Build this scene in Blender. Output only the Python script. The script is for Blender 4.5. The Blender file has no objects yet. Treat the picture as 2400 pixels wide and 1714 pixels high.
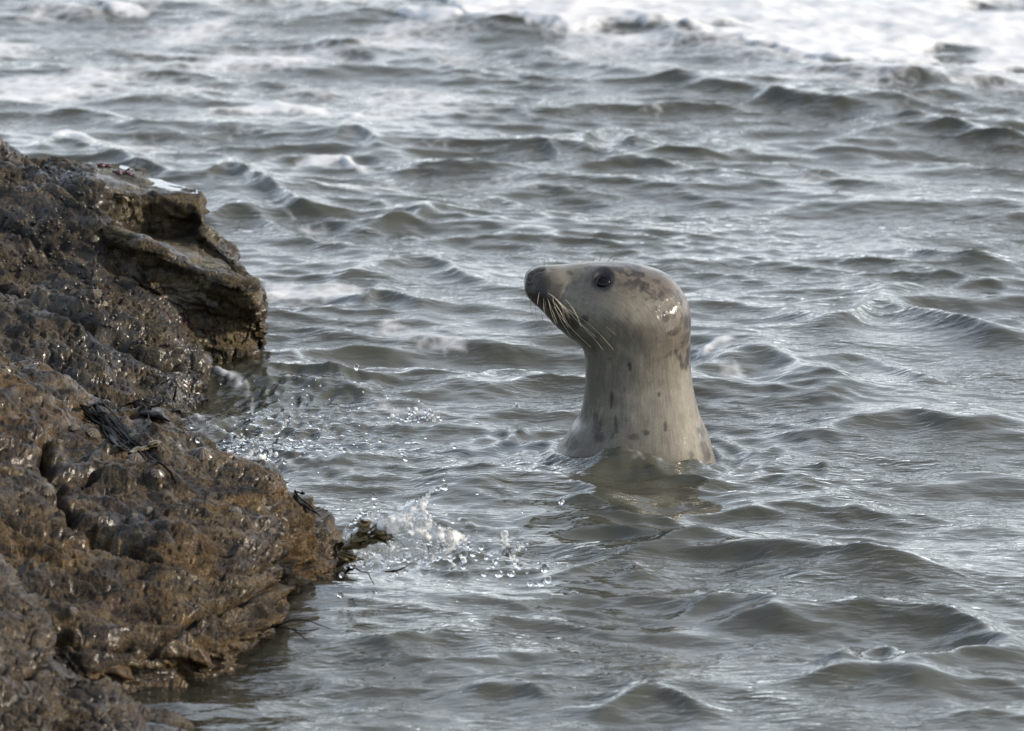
import bpy, math, random
import numpy as np
from mathutils import Vector
from mathutils.bvhtree import BVHTree

random.seed(11)
RNG = np.random.default_rng(7)
sc = bpy.context.scene
COL = sc.collection
R = math.radians

# ------------------------------------------------------------------ camera
DEP = R(10.5)                      # the lens looks 10.5 degrees down
FPX = 18200.0                      # focal length in photo pixels (photo is 2400 wide)
DEP0 = DEP + math.atan((1065 - 857) / FPX)
CAM = np.array([0.0, -14 * math.cos(DEP0), 14 * math.sin(DEP0)])
cd = bpy.data.cameras.new('camera')
cam = bpy.data.objects.new('camera', cd)
COL.objects.link(cam)
cam.location = CAM
cam.rotation_euler = (math.pi / 2 - DEP, 0, 0)
cd.sensor_width = 36
cd.lens = FPX * 36 / 2400
cd.clip_start = 0.1
cd.clip_end = 9000
cd.dof.use_dof = True
cd.dof.focus_distance = 13.75
cd.dof.aperture_fstop = 10.0
sc.camera = cam

# ------------------------------------------------------------------ sky and sun
SUN_EL, SUN_AZ = R(25), R(84)      # azimuth: degrees to the right of the direction from seal to camera
sun_dir = Vector((math.sin(SUN_AZ) * math.cos(SUN_EL), -math.cos(SUN_AZ) * math.cos(SUN_EL), math.sin(SUN_EL)))
world = bpy.data.worlds.new('World')
sc.world = world
world.use_nodes = True
wn, wl = world.node_tree.nodes, world.node_tree.links
wn.clear()
wo = wn.new('ShaderNodeOutputWorld')
bg = wn.new('ShaderNodeBackground')
sky = wn.new('ShaderNodeTexSky')
sky.sky_type = 'NISHITA'
sky.sun_disc = False
sky.sun_elevation = SUN_EL
sky.sun_rotation = math.atan2(sun_dir.x, sun_dir.y)
sky.dust_density = 1.0
sky.air_density = 1.0
tc = wn.new('ShaderNodeTexCoord')
sep = wn.new('ShaderNodeSeparateXYZ')
wl.new(tc.outputs['Generated'], sep.inputs[0])
def wmath(op, a, b):
    nd = wn.new('ShaderNodeMath')
    nd.operation = op
    for k, v in enumerate((a, b)):
        if hasattr(v, 'is_output'):
            wl.new(v, nd.inputs[k])
        else:
            nd.inputs[k].default_value = v
    return nd.outputs[0]
zup = wmath('ADD', wmath('MAXIMUM', sep.outputs['Z'], 0.0), 0.09)
flatv = wn.new('ShaderNodeCombineXYZ')                 # the cloud layer is a level sheet seen in perspective
wl.new(wmath('DIVIDE', sep.outputs['X'], zup), flatv.inputs[0])
wl.new(wmath('DIVIDE', sep.outputs['Y'], zup), flatv.inputs[1])
cn = wn.new('ShaderNodeTexNoise')
cn.inputs['Scale'].default_value = 0.9
cn.inputs['Detail'].default_value = 3
cn.inputs['Roughness'].default_value = 0.55
wl.new(flatv.outputs[0], cn.inputs['Vector'])
cr = wn.new('ShaderNodeMapRange')
cr.inputs['From Min'].default_value = 0.36
cr.inputs['From Max'].default_value = 0.66
cr.inputs['To Min'].default_value = 0.03
cr.inputs['To Max'].default_value = 0.36
wl.new(cn.outputs['Fac'], cr.inputs['Value'])
veil = wmath('SUBTRACT', 1.0, wmath('POWER', 2.718, wmath('MULTIPLY', wmath('DIVIDE', cr.outputs[0], zup), -1.0)))
mx = wn.new('ShaderNodeMix')
mx.data_type = 'RGBA'
mx.inputs['B'].default_value = (13.9, 14.7, 15.7, 1)
wl.new(veil, mx.inputs['Factor'])
wl.new(sky.outputs['Color'], mx.inputs['A'])
wl.new(mx.outputs['Result'], bg.inputs['Color'])
bg.inputs['Strength'].default_value = 0.105
wl.new(bg.outputs['Background'], wo.inputs['Surface'])

sl = bpy.data.lights.new('sun', 'SUN')
sl.energy = 4.4
sl.angle = R(1.2)
sl.color = (1.0, 0.88, 0.72)
so = bpy.data.objects.new('sun', sl)
COL.objects.link(so)
so.rotation_euler = sun_dir.to_track_quat('Z', 'Y').to_euler()
so.location = (6, -6, 8)

sc.view_settings.view_transform = 'Standard'
sc.view_settings.look = 'None'
sc.view_settings.exposure = 0.95
sc.view_settings.gamma = 1.0
sc.render.engine = 'CYCLES'
sc.cycles.use_denoising = True
sc.cycles.max_bounces = 10
sc.cycles.transparent_max_bounces = 12
sc.cycles.caustics_reflective = False
sc.cycles.caustics_refractive = True
sc.cycles.sample_clamp_indirect = 6

# ------------------------------------------------------------------ geometry helpers
def ray(px, py):
    """unit-depth ray of a photo pixel, in world axes (numpy arrays allowed)"""
    a = (np.asarray(px, float) - 1200) / FPX
    b = (857 - np.asarray(py, float)) / FPX
    c, s = math.cos(DEP), math.sin(DEP)
    return a, c + b * s, -s + b * c          # x, y, z
def P(px, py, y):
    dx, dy, dz = ray(px, py)
    t = (y - CAM[1]) / dy
    return np.stack(np.broadcast_arrays(CAM[0] + t * dx, CAM[1] + t * dy, CAM[2] + t * dz), -1)
def W(px, py, z=0.0):
    dx, dy, dz = ray(px, py)
    t = (z - CAM[2]) / dz
    return np.stack(np.broadcast_arrays(CAM[0] + t * dx, CAM[1] + t * dy, CAM[2] + t * dz), -1)
def yw(py):
    return float(W(1200, py)[1])
YK = math.tan(R(13.655)) / math.tan(DEP0)   # depths below were surveyed for a 13 degree view
def yo(py):
    return yw(py) / YK
def proj(p):
    d = p - CAM
    c, s = math.cos(DEP), math.sin(DEP)
    f = d[..., 1] * c - d[..., 2] * s
    u = d[..., 1] * s + d[..., 2] * c
    f = np.where(f > 0.05, f, 0.05)
    return 1200 + FPX * d[..., 0] / f, 857 - FPX * u / f

GR = np.random.default_rng(5).normal(size=(64 * 64 * 64, 3)).astype(np.float32)
GR /= np.linalg.norm(GR, axis=1)[:, None]
GRX, GRY, GRZ = (np.ascontiguousarray(GR[:, k]) for k in range(3))
def perlin(p):
    p = np.asarray(p, np.float32)
    i = np.floor(p).astype(np.int32)
    fx, fy, fz = (p[:, k] - i[:, k] for k in range(3))
    wx, wy, wz = (f * f * f * (f * (f * 6 - 15) + 10) for f in (fx, fy, fz))
    i &= 63
    j = (i + 1) & 63
    ix, iy, iz = (i[:, 0] << 12, j[:, 0] << 12), (i[:, 1] << 6, j[:, 1] << 6), (i[:, 2], j[:, 2])
    def corner(a, b, c):
        h = ix[a] + iy[b] + iz[c]
        return GRX[h] * (fx - a) + GRY[h] * (fy - b) + GRZ[h] * (fz - c)
    def lerp(a, b, w):
        return a + (b - a) * w
    lo = lerp(lerp(corner(0, 0, 0), corner(1, 0, 0), wx), lerp(corner(0, 1, 0), corner(1, 1, 0), wx), wy)
    hi = lerp(lerp(corner(0, 0, 1), corner(1, 0, 1), wx), lerp(corner(0, 1, 1), corner(1, 1, 1), wx), wy)
    return lerp(lo, hi, wz) * 1.5
def fbm(p, octv=4, gain=0.5, lac=2.03):
    p = np.asarray(p, np.float32)
    s, a = 0, 1.0
    for k in range(octv):
        s = s + a * perlin(p + 17.3 * k)
        p = p * lac
        a *= gain
    return s
def sstep(a, b, x):
    t = np.clip((x - a) / (b - a), 0, 1)
    return t * t * (3 - 2 * t)

def catmull(ctrl, t):
    """ctrl (n, ...) at integer parameters, t array of floats"""
    ctrl = np.asarray(ctrl, float)
    n = len(ctrl)
    i = np.clip(np.floor(t).astype(int), 0, n - 2)
    f = (t - i).reshape((-1,) + (1,) * (ctrl.ndim - 1))
    p0, p1, p2, p3 = ctrl[np.maximum(i - 1, 0)], ctrl[i], ctrl[i + 1], ctrl[np.minimum(i + 2, n - 1)]
    m1, m2 = (p2 - p0) * 0.5, (p3 - p1) * 0.5
    f2, f3 = f * f, f * f * f
    return (2 * f3 - 3 * f2 + 1) * p1 + (f3 - 2 * f2 + f) * m1 + (-2 * f3 + 3 * f2) * p2 + (f3 - f2) * m2

def face_out(me, sheet=False):
    """turn the faces outwards (upwards for an open sheet)"""
    n = len(me.polygons)
    if n == 0:
        return me
    no, ce, ar = np.empty(n * 3, np.float32), np.empty(n * 3, np.float32), np.empty(n, np.float32)
    me.polygons.foreach_get('normal', no)
    me.polygons.foreach_get('center', ce)
    me.polygons.foreach_get('area', ar)
    no, ce = no.reshape(-1, 3), ce.reshape(-1, 3)
    ce = ce - (ce * ar[:, None]).sum(0) / max(ar.sum(), 1e-12)
    v = (no[:, 2] * ar).sum() if sheet else ((no * ce).sum(1) * ar).sum()
    if v < 0:
        me.flip_normals()
    return me
def mesh_np(name, verts, quads, smooth=True, sheet=False):
    me = bpy.data.meshes.new(name)
    verts = np.ascontiguousarray(verts, np.float32)
    quads = np.ascontiguousarray(quads, np.int32)
    n, k = quads.shape
    me.vertices.add(len(verts))
    me.vertices.foreach_set('co', verts.ravel())
    me.loops.add(n * k)
    me.loops.foreach_set('vertex_index', quads.ravel())
    me.polygons.add(n)
    me.polygons.foreach_set('loop_start', np.arange(0, n * k, k, dtype=np.int32))
    me.update(calc_edges=True)
    me.validate()
    if smooth:
        me.polygons.foreach_set('use_smooth', np.ones(len(me.polygons), bool))
    return face_out(me, sheet)
def grid_quads(nu, nv, wrap_v=False):
    a = np.arange(nu * nv).reshape(nu, nv)
    if wrap_v:
        b = np.roll(a, -1, axis=1)
        return np.stack([a[:-1], a[1:], b[1:], b[:-1]], -1).reshape(-1, 4)
    return np.stack([a[:-1, :-1], a[1:, :-1], a[1:, 1:], a[:-1, 1:]], -1).reshape(-1, 4)
def grid_normals(g, wrap_v=False):
    du = np.gradient(g, axis=0)
    if wrap_v:
        dv = (np.roll(g, -1, 1) - np.roll(g, 1, 1)) * 0.5
    else:
        dv = np.gradient(g, axis=1)
    n = np.cross(du, dv)
    return n / (np.linalg.norm(n, axis=-1, keepdims=True) + 1e-12)
def link(name, me, mat, parent=None, loc=None):
    o = bpy.data.objects.new(name, me)
    COL.objects.link(o)
    if mat is not None and me is not None and not me.materials:
        me.materials.append(mat)
    if parent is not None:
        o.parent = parent
    if loc is not None:
        o.location = loc
    return o
def tag(o, label=None, cat=None, group=None, kind=None):
    if label: o['label'] = label
    if cat: o['category'] = cat
    if group: o['group'] = group
    if kind: o['kind'] = kind
    return o
def thing(name, label, cat, loc=(0, 0, 0), group=None):
    return tag(link(name, None, None, None, loc), label, cat, group)
def tube(pts, rad, seg=6, flat=1.0, cap=True):
    """verts, faces of a tube through pts (n,3) with radii rad (n,); flat<1 squashes it across its second axis"""
    pts = np.asarray(pts, float)
    n = len(pts)
    rad = np.broadcast_to(np.asarray(rad, float), (n,))
    t = np.gradient(pts, axis=0)
    t /= np.linalg.norm(t, axis=1)[:, None] + 1e-12
    up = np.array([0.0, -0.3, 1.0])
    a = np.cross(t, up)
    a /= np.linalg.norm(a, axis=1)[:, None] + 1e-9
    b = np.cross(a, t)
    th = np.linspace(0, 2 * math.pi, seg, endpoint=False)
    v = pts[:, None] + rad[:, None, None] * (np.cos(th)[None, :, None] * a[:, None] + flat * np.sin(th)[None, :, None] * b[:, None])
    f = grid_quads(n, seg, True).tolist()
    if cap:
        f.append(list(range(seg)))
        f.append(list(range((n - 1) * seg, n * seg))[::-1])
    return v.reshape(-1, 3), f
def mesh_py(name, parts, smooth=True):
    """join (verts, faces) pieces of one thing into one mesh"""
    V, F, off = [], [], 0
    for v, f in parts:
        V.append(np.asarray(v, float))
        F += [[i + off for i in q] for q in f]
        off += len(v)
    me = bpy.data.meshes.new(name)
    me.from_pydata(np.concatenate(V).tolist(), [], F)
    me.validate()
    if smooth:
        me.polygons.foreach_set('use_smooth', np.ones(len(me.polygons), bool))
    return face_out(me)
def smooth_path(pts, n):
    pts = np.asarray(pts, float)
    return catmull(pts, np.linspace(0, len(pts) - 1, n))

# ------------------------------------------------------------------ material helpers
class NT:
    def __init__(self, name):
        self.m = bpy.data.materials.new(name)
        self.m.use_nodes = True
        self.n, self.l = self.m.node_tree.nodes, self.m.node_tree.links
        self.n.clear()
        self.out = self.n.new('ShaderNodeOutputMaterial')
    def add(self, t, **kw):
        nd = self.n.new(t)
        for k, v in kw.items():
            setattr(nd, k, v)
        return nd
    def set(self, sock, v):
        if hasattr(v, 'is_output'):
            self.l.new(v, sock)
        else:
            sock.default_value = v
    def math(self, op, a, b=0.0, c=0.0, clamp=False):
        nd = self.add('ShaderNodeMath', operation=op, use_clamp=clamp)
        for i, v in enumerate((a, b, c)):
            self.set(nd.inputs[i], v)
        return nd.outputs[0]
    def mix(self, f, a, b, blend='MIX'):
        nd = self.add('ShaderNodeMix', data_type='RGBA', blend_type=blend)
        self.set(nd.inputs['Factor'], f)
        self.set(nd.inputs['A'], a)
        self.set(nd.inputs['B'], b)
        return nd.outputs['Result']
    def noise(self, vec, scale, detail=4, rough=0.55, dist=0.0):
        nd = self.add('ShaderNodeTexNoise')
        self.set(nd.inputs['Vector'], vec)
        nd.inputs['Scale'].default_value = scale
        nd.inputs['Detail'].default_value = detail
        nd.inputs['Roughness'].default_value = rough
        nd.inputs['Distortion'].default_value = dist
        return nd.outputs['Fac']
    def voronoi(self, vec, scale, feature='F1', rnd=1.0):
        nd = self.add('ShaderNodeTexVoronoi', feature=feature)
        self.set(nd.inputs['Vector'], vec)
        nd.inputs['Scale'].default_value = scale
        nd.inputs['Randomness'].default_value = rnd
        return nd.outputs['Distance']
    def ramp(self, f, stops):
        nd = self.add('ShaderNodeValToRGB')
        e = nd.color_ramp.elements
        while len(e) < len(stops):
            e.new(0.5)
        for el, (p, c) in zip(e, stops):
            el.position = p
            el.color = c if len(c) == 4 else (*c, 1)
        self.set(nd.inputs['Fac'], f)
        return nd.outputs['Color']
    def step(self, f, a, b):
        nd = self.add('ShaderNodeMapRange', interpolation_type='SMOOTHSTEP')
        self.set(nd.inputs['Value'], f)
        nd.inputs['From Min'].default_value = a
        nd.inputs['From Max'].default_value = b
        return nd.outputs['Result']
    def attr(self, name):
        return self.add('ShaderNodeAttribute', attribute_name=name)
    def geo(self):
        return self.add('ShaderNodeNewGeometry').outputs['Position']
    def objco(self):
        return self.add('ShaderNodeTexCoord').outputs['Object']
    def mapping(self, vec, scale=(1, 1, 1), rot=(0, 0, 0)):
        nd = self.add('ShaderNodeMapping')
        self.set(nd.inputs['Vector'], vec)
        nd.inputs['Scale'].default_value = scale
        nd.inputs['Rotation'].default_value = rot
        return nd.outputs['Vector']
    def bump(self, h, dist, strength=1.0, prev=None):
        nd = self.add('ShaderNodeBump')
        nd.inputs['Distance'].default_value = dist
        self.set(nd.inputs['Strength'], strength)
        self.set(nd.inputs['Height'], h)
        if prev is not None:
            self.l.new(prev, nd.inputs['Normal'])
        return nd.outputs['Normal']
    def principled(self, **kw):
        nd = self.add('ShaderNodeBsdfPrincipled')
        for k, v in kw.items():
            self.set(nd.inputs[k.replace('_', ' ')], v)
        return nd.outputs['BSDF']
    def finish(self, sh):
        self.l.new(sh, self.out.inputs['Surface'])
        return self.m

def simple_mat(name, col, rough=0.4, var=0.35, scale=60, coat=0.0, bump=0.0, spec=0.25):
    t = NT(name)
    p = t.geo()
    n = t.noise(p, scale, 4)
    c = t.mix(n, tuple(x * (1 - var) for x in col) + (1,), tuple(min(1, x * (1 + var)) for x in col) + (1,))
    kw = dict(Base_Color=c, Roughness=rough, Specular_IOR_Level=spec, Coat_Weight=coat, Coat_Roughness=0.08)
    if bump:
        kw['Normal'] = t.bump(t.noise(p, scale * 4, 3), bump)
    return t.finish(t.principled(**kw))

def rock_mat(name, dark, mid, light, ochre, purple, ochre_amt=0.5, dip=0.4, wet=0.8):
    t = NT(name)
    p = t.objco()
    big = t.noise(p, 5.5, 5, 0.6, 0.4)
    med = t.noise(p, 26, 6, 0.68)
    fine = t.noise(p, 150, 4, 0.7)
    lay = t.noise(t.mapping(p, (3.0, 5.0, 34.0), (0, dip, 0)), 1.6, 5, 0.62)
    c = t.ramp(t.math('ADD', t.math('MULTIPLY', med, 0.5), t.math('MULTIPLY', lay, 0.5)),
               [(0.38, dark), (0.48, mid), (0.58, light), (0.68, mid)])
    om = t.math('MULTIPLY', t.step(t.math('ADD', big, t.math('MULTIPLY', t.math('SUBTRACT', lay, 0.5), 0.7)), 0.50, 0.62), ochre_amt)
    c = t.mix(om, c, ochre + (1,))
    pm = t.math('MULTIPLY', t.step(t.noise(p, 9.0, 4, 0.6), 0.56, 0.68), 0.55)
    c = t.mix(pm, c, purple + (1,))
    dk = t.math('MULTIPLY', t.step(t.noise(p, 55, 4, 0.65), 0.55, 0.66), 0.85)
    c = t.mix(dk, c, tuple(0.22 * x for x in dark) + (1,))
    pale = t.math('MULTIPLY', t.step(fine, 0.66, 0.74), 0.5)
    c = t.mix(pale, c, (0.20, 0.165, 0.12, 1))
    spk = t.noise(p, 300, 3, 0.7)
    c = t.mix(1.0, c, t.ramp(spk, [(0.32, (.45, .45, .45)), (0.68, (1.5, 1.48, 1.42))]), 'MULTIPLY')
    cell = t.voronoi(p, 210)
    h = t.math('ADD', t.math('MULTIPLY', fine, 1.5), t.math('ADD', t.math('MULTIPLY', med, 1.3), t.math('MULTIPLY', cell, 0.4)))
    n1 = t.bump(h, 0.0048, 1.0)
    film = t.bump(t.noise(t.mapping(p, (1, 1.3, 1.0)), 190, 3, 0.6), 0.0013, 0.8)
    rgh = t.math('MULTIPLY_ADD', t.noise(p, 18, 3), -0.3, 0.80)
    wetm = t.math('MULTIPLY_ADD', t.step(t.noise(p, 7.0, 4, 0.6, 0.3), 0.44, 0.60), wet, 0.08)
    return t.finish(t.principled(Base_Color=c, Roughness=rgh, Specular_IOR_Level=0.14, Normal=n1, Coat_Weight=wetm, Coat_Roughness=0.18,
                                 Coat_IOR=1.40, Coat_Normal=film))

# ------------------------------------------------------------------ rocks
def loft_rock(name, stations, step, mat, dip, seed, amp=1.0, beds=1.0, cracks=(), nfoot=3, flat_top=0.0, lump=0.85):
    """stations: (px, [(y, z) ...]) profiles running from the foot in front, over the crest, down behind."""
    pxs = np.array([s[0] for s in stations], float)
    prof = []
    for px, pr in stations:
        prof.append([[px, y, z] for y, z in pr])
    prof = np.array(prof)                                           # S,K,3 with px in place of x
    # resample along stations at even photo spacing inside the picture, coarser outside
    q3 = prof.copy()
    q3[..., 0] /= 1300
    dist = np.linalg.norm(np.diff(q3, axis=0), axis=2)[:, 4:].max(1)
    tpar = [0.0]
    for i, dd in enumerate(dist):
        st_i = step if pxs[i] > -250 else step * 5
        n_i = max(2, int(dd * 1300 / st_i))
        tpar += list(i + np.arange(1, n_i + 1) / n_i)
    tpar = np.array(tpar)
    a = catmull(prof, tpar)
    # along the profile: even arc length on the average profile
    av = prof[: , :, 1:].mean(0)
    seg = np.r_[0, np.cumsum(np.linalg.norm(np.diff(av, axis=0), axis=1))]
    ln = np.diff(seg)
    wt = np.ones(len(ln))
    wt[:nfoot] = 0.25
    wt[-3:] = 0.25
    seg = np.r_[0, np.cumsum(ln * wt)]
    n2 = int(seg[-1] / (step * 1.35 / 1300)) + 2
    u = np.interp(np.linspace(0, seg[-1], n2), seg, np.arange(len(seg)))
    g = np.stack([catmull(row, u) for row in a])
    g[..., 0] = (g[..., 0] - 1200) / FPX * np.hypot(g[..., 1] - CAM[1], CAM[2])
    nrm = grid_normals(g)
    if nrm[len(nrm) // 2, n2 // 2, 2] < 0:
        nrm = -nrm
    p = g.reshape(-1, 3)
    n = nrm.reshape(-1, 3)
    sd = seed * 13.7
    # relief stretched along the beds, broken into flat treads with sharp edges
    cd_, sd_ = math.cos(dip), math.sin(dip)
    along = p[:, 0] * cd_ - p[:, 2] * sd_
    q = p[:, 0] * sd_ + p[:, 2] * cd_ + 0.10 * p[:, 1] + 0.014 * fbm(p * 4.5 + sd + 3, 2)
    pa = np.stack([along * 0.50, p[:, 1] * 0.60, q * 1.9], 1)
    d = lump * 0.018 * fbm(pa * 5.5 + sd, 2)
    for fq, am, nst in ((6.0, 0.034, 2.6), (15.0, 0.007, 2.2)):
        tv = fbm(pa * fq + sd + fq, 3) * nst
        fl = np.floor(tv)
        d += lump * am / nst * (fl + sstep(0.55, 1.0, tv - fl))
    for k, (lam, am) in enumerate(((0.085, 0.014), (0.036, 0.011), (0.016, 0.0060))):
        ph = q / lam + 0.45 * fbm(p * (5 + 7 * k) + sd + 9 * k, 2)
        fr = ph - np.floor(ph)
        saw = np.where(fr < 0.78, fr / 0.78, (1 - fr) / 0.22) - 0.5
        patch = sstep(-0.45, 0.20, fbm(p * (8 + 5 * k) + sd + 31 * k, 2))
        d += beds * am * saw * patch
    d += lump * 0.0036 * fbm(p * 46 + sd, 3, 0.62)
    d += 0.0028 * (0.3 - np.abs(fbm(pa * 34 + sd + 23, 3, 0.6)))
    rid = 1 - np.abs(fbm(p * 24 + sd + 50, 2))
    d -= lump * 0.010 * sstep(0.84, 1.0, rid) * sstep(0.0, 0.4, fbm(p * 5 + sd + 70, 2))
    d += 0.0019 * fbm(p * 105 + sd, 2, 0.6)
    pit = fbm(p * 70 + sd + 90, 2)
    d -= 0.0055 * sstep(0.30, 0.62, pit)
    d *= amp * (1 - flat_top * sstep(0.80, 0.97, n[:, 2]))
    qx, qy = proj(p)
    for poly, wid, dep in cracks:
        pl = np.array(poly, float)
        dm = np.full(len(p), 1e9)
        jx, jy = qx + 9 * fbm(p * 30 + 4, 2), qy + 9 * fbm(p * 30 + 44, 2)
        for A, B in zip(pl[:-1], pl[1:]):
            ab = B - A
            tt = np.clip(((jx - A[0]) * ab[0] + (jy - A[1]) * ab[1]) / (ab @ ab), 0, 1)
            dm = np.minimum(dm, np.hypot(jx - A[0] - tt * ab[0], jy - A[1] - tt * ab[1]))
        d -= 1.5 * dep * np.exp(-(dm / wid) ** 2) * (n[:, 1] < 0.6)
    p = p + n * d[:, None]
    me = mesh_np(name, p, grid_quads(len(g), n2))
    return link(name, me, mat)

FOOT = [(-0.62, -0.6), (-0.50, -0.24), (-0.22, -0.075), (-0.05, -0.03)]
def prof_slope(pyw_or_y, pyc, yc, fr, back=(0.10, 0.26, 0.42), foot=FOOT):
    """profile from the waterline (given as y) to a crest seen at pyc and standing at depth yc"""
    y0, yc = pyw_or_y * YK, yc * YK
    zc = float(P(1200, pyc, yc)[2])
    out = [(y0 + a, b) for a, b in foot]
    out += [(y0 + fy * (yc - y0), fz * zc) for fz, fy in fr]
    out += [(yc + back[0], zc * 0.93 - 0.01), (yc + back[1], zc * 0.45 - 0.05), (yc + back[2], -0.30)]
    return out

MAT_A = rock_mat('rock_olive', (0.004, 0.003, 0.002), (0.028, 0.021, 0.010), (0.078, 0.061, 0.032), (0.028, 0.020, 0.006), (0.030, 0.012, 0.010), 0.5, 0.12, 0.45)
MAT_B = rock_mat('rock_grey_brown', (0.0022, 0.0018, 0.0014), (0.015, 0.0115, 0.0075), (0.050, 0.039, 0.025), (0.028, 0.018, 0.005), (0.024, 0.011, 0.010), 0.35, 0.46, 0.60)
MAT_C = rock_mat('rock_brown', (0.0026, 0.0017, 0.001), (0.020, 0.0136, 0.0068), (0.060, 0.043, 0.022), (0.048, 0.026, 0.005), (0.020, 0.0105, 0.0085), 0.55, 0.26, 0.34)
MAT_D = rock_mat('rock_near', (0.003, 0.002, 0.0013), (0.020, 0.0142, 0.008), (0.055, 0.042, 0.026), (0.036, 0.020, 0.0045), (0.026, 0.014, 0.012), 0.45, 0.3, 0.34)

# back ledge: two tiers with pools on top and an overhanging front face
def ledge(w, y0, lip2, y2, base1, y1, lip1, yl1, back, yb):
    Z = lambda py, y: float(P(1200, py, y)[2])
    y0, y2, y1, yl1, yb = y0 * YK, y2 * YK, y1 * YK, yl1 * YK, yb * YK
    return [(y0 - 0.30, -0.5), (y0 - 0.12, -0.12), (y0, 0.0), (y0 + 0.03, Z(lip2, y2) * 0.45), (y2 + 0.015, Z(lip2, y2) * 0.8), (y2, Z(lip2, y2) * 0.97),
            (y2 + 0.05, Z(lip2, y2) + 0.012), (0.5 * (y2 + y1), 0.5 * (Z(lip2, y2) + Z(base1, y1)) + 0.006), (y1, Z(base1, y1)),
            (yl1 - 0.01, 0.45 * Z(base1, y1) + 0.55 * Z(lip1, yl1)), (yl1, Z(lip1, yl1)), (yl1 + 0.05, Z(lip1, yl1) + 0.004), (yb, Z(back, yb)), (yb + 0.1, Z(back, yb) - 0.05), (yb + 0.22, -0.3)]
stA = [(150, ledge(900, 1.0, 540, 1.02, 520, 1.08, 452, 1.10, 398, 1.36)),
       (215, ledge(900, .80, 542, .90, 530, 1.04, 448, 1.07, 392, 1.37)),
       (246, ledge(900, .62, 548, .80, 534, 1.0, 446, 1.06, 393, 1.36)),
       (315, ledge(885, .63, 570, .74, 556, 1.04, 460, 1.07, 404, 1.32)),
       (350, ledge(880, .65, 580, .73, 560, 1.05, 464, 1.08, 436, 1.22)),
       (430, ledge(868, .68, 622, .72, 558, 1.05, 476, 1.07, 468, 1.14)),
       (466, ledge(862, .70, 638, .71, 562, 1.03, 490, 1.06, 484, 1.12)),
       (485, ledge(860, .70, 645, .70, 588, .97, 552, .99, 546, 1.06)),
       (530, ledge(858, .70, 658, .69, 612, .90, 600, .92, 594, 1.00)),
       (560, ledge(856, .71, 668, .69, 640, .84, 632, .86, 626, .94)),
       (594, ledge(854, .72, 690, .69, 662, .80, 657, .81, 652, .88)),
       (606, ledge(850, .75, 730, .73, 705, .80, 702, .81, 698, .86)),
       (609, ledge(850, .78, 790, .77, 785, .80, 783, .81, 780, .83))]
rockA = loft_rock('rock_ledge', stA, 2.6, MAT_A, 0.12, 1, 0.80, 0.8, nfoot=1, flat_top=0.5)
tag(rockA, 'olive brown two-tiered rock ledge with wet pools on top, farthest back', 'rock')

FRB = [(0, 0), (.16, .03), (.36, .20), (.58, .45), (.80, .74), (1, 1)]
def prof_block(y0, pys, ys, crest=None):
    """slope up to a shoulder seen at pys, then (left of the notch) a rougher block up to a crest"""
    y0, ys = y0 * YK, ys * YK
    crest = (crest[0], crest[1] * YK) if crest else None
    zs = float(P(1200, pys, ys)[2])
    out = [(y0 + a, b) for a, b in FOOT] + [(y0 + fy * (ys - y0), fz * zs) for fz, fy in FRB]
    if crest:
        zc = float(P(1200, crest[0], crest[1])[2])
        out += [(ys + 0.25 * (crest[1] - ys), zs + 0.42 * (zc - zs)), (ys + 0.6 * (crest[1] - ys), zs + 0.80 * (zc - zs)), (crest[1], zc)]
    else:
        zc, crest = zs - 0.012, (0, ys + 0.07)
        out += [(ys + 0.02, zs - 0.001), (ys + 0.045, zs - 0.005), (ys + 0.07, zc)]
    return out + [(crest[1] + 0.08, zc * 0.9 - 0.01), (crest[1] + 0.2, zc * 0.45 - 0.05), (crest[1] + 0.35, -0.3)]
stB = [(-900, prof_block(-.1, 250, 1.0, (20, 1.3))), (-200, prof_block(.1, 400, .92, (235, 1.15))), (0, prof_block(.15, 470, .88, (318, 1.10))), (60, prof_block(.15, 484, .87, (346, 1.10))),
       (130, prof_block(.18, 500, .86, (370, 1.08))), (200, prof_block(.2, 515, .85, (388, 1.05))), (232, prof_block(.2, 524, .845, (412, 1.02))),
       (247, prof_block(.2, 536, .84)), (300, prof_block(.22, 592, .79)), (340, prof_block(.24, 630, .75)),
       (390, prof_block(.27, 690, .69)), (430, prof_block(.30, 764, .63)), (468, prof_block(.36, 820, .56)),
       (480, prof_block(.40, 878, .49)), (484, prof_block(.44, 930, .47))]
rockB = loft_rock('sloping_rock', stB, 2.6, MAT_B, 0.46, 2, 0.95, 1.0,
                  cracks=[([(0, 650), (120, 710), (300, 790), (420, 850)], 9, 0.022), ([(0, 500), (150, 590), (330, 690)], 7, 0.014)])
tag(rockB, 'grey brown rock slope dotted with dark snails, between ledge and front rock', 'rock')

FRC = [(0, 0), (.16, -.015), (.38, .09), (.62, .28), (.82, .55), (.94, .80), (1, 1)]
stC = [(-900, prof_slope(-1.5, 400, -.3, FRC)), (-200, prof_slope(-1.5, 695, -.45, FRC)), (0, prof_slope(-1.52, 812, -.50, FRC)), (110, prof_slope(-1.54, 872, -.53, FRC)),
       (215, prof_slope(-1.55, 938, -.56, FRC)), (330, prof_slope(yo(1590), 972, -.62, FRC)), (400, prof_slope(yo(1582), 990, -.66, FRC)),
       (500, prof_slope(yo(1560), 1058, -.75, FRC)), (600, prof_slope(yo(1520), 1100, -.79, FRC)), (642, prof_slope(yo(1485), 1116, -.80, FRC)),
       (668, prof_slope(yo(1425), 1136, -.80, FRC)), (700, prof_slope(yo(1402), 1166, -.79, FRC)), (745, prof_slope(yo(1366), 1228, -.78, FRC)),
       (780, prof_slope(yo(1345), 1258, -.77, FRC)), (806, prof_slope(yo(1328), 1292, -.76, FRC)), (818, prof_slope(yo(1318), 1316, -.76, FRC))]
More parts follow.
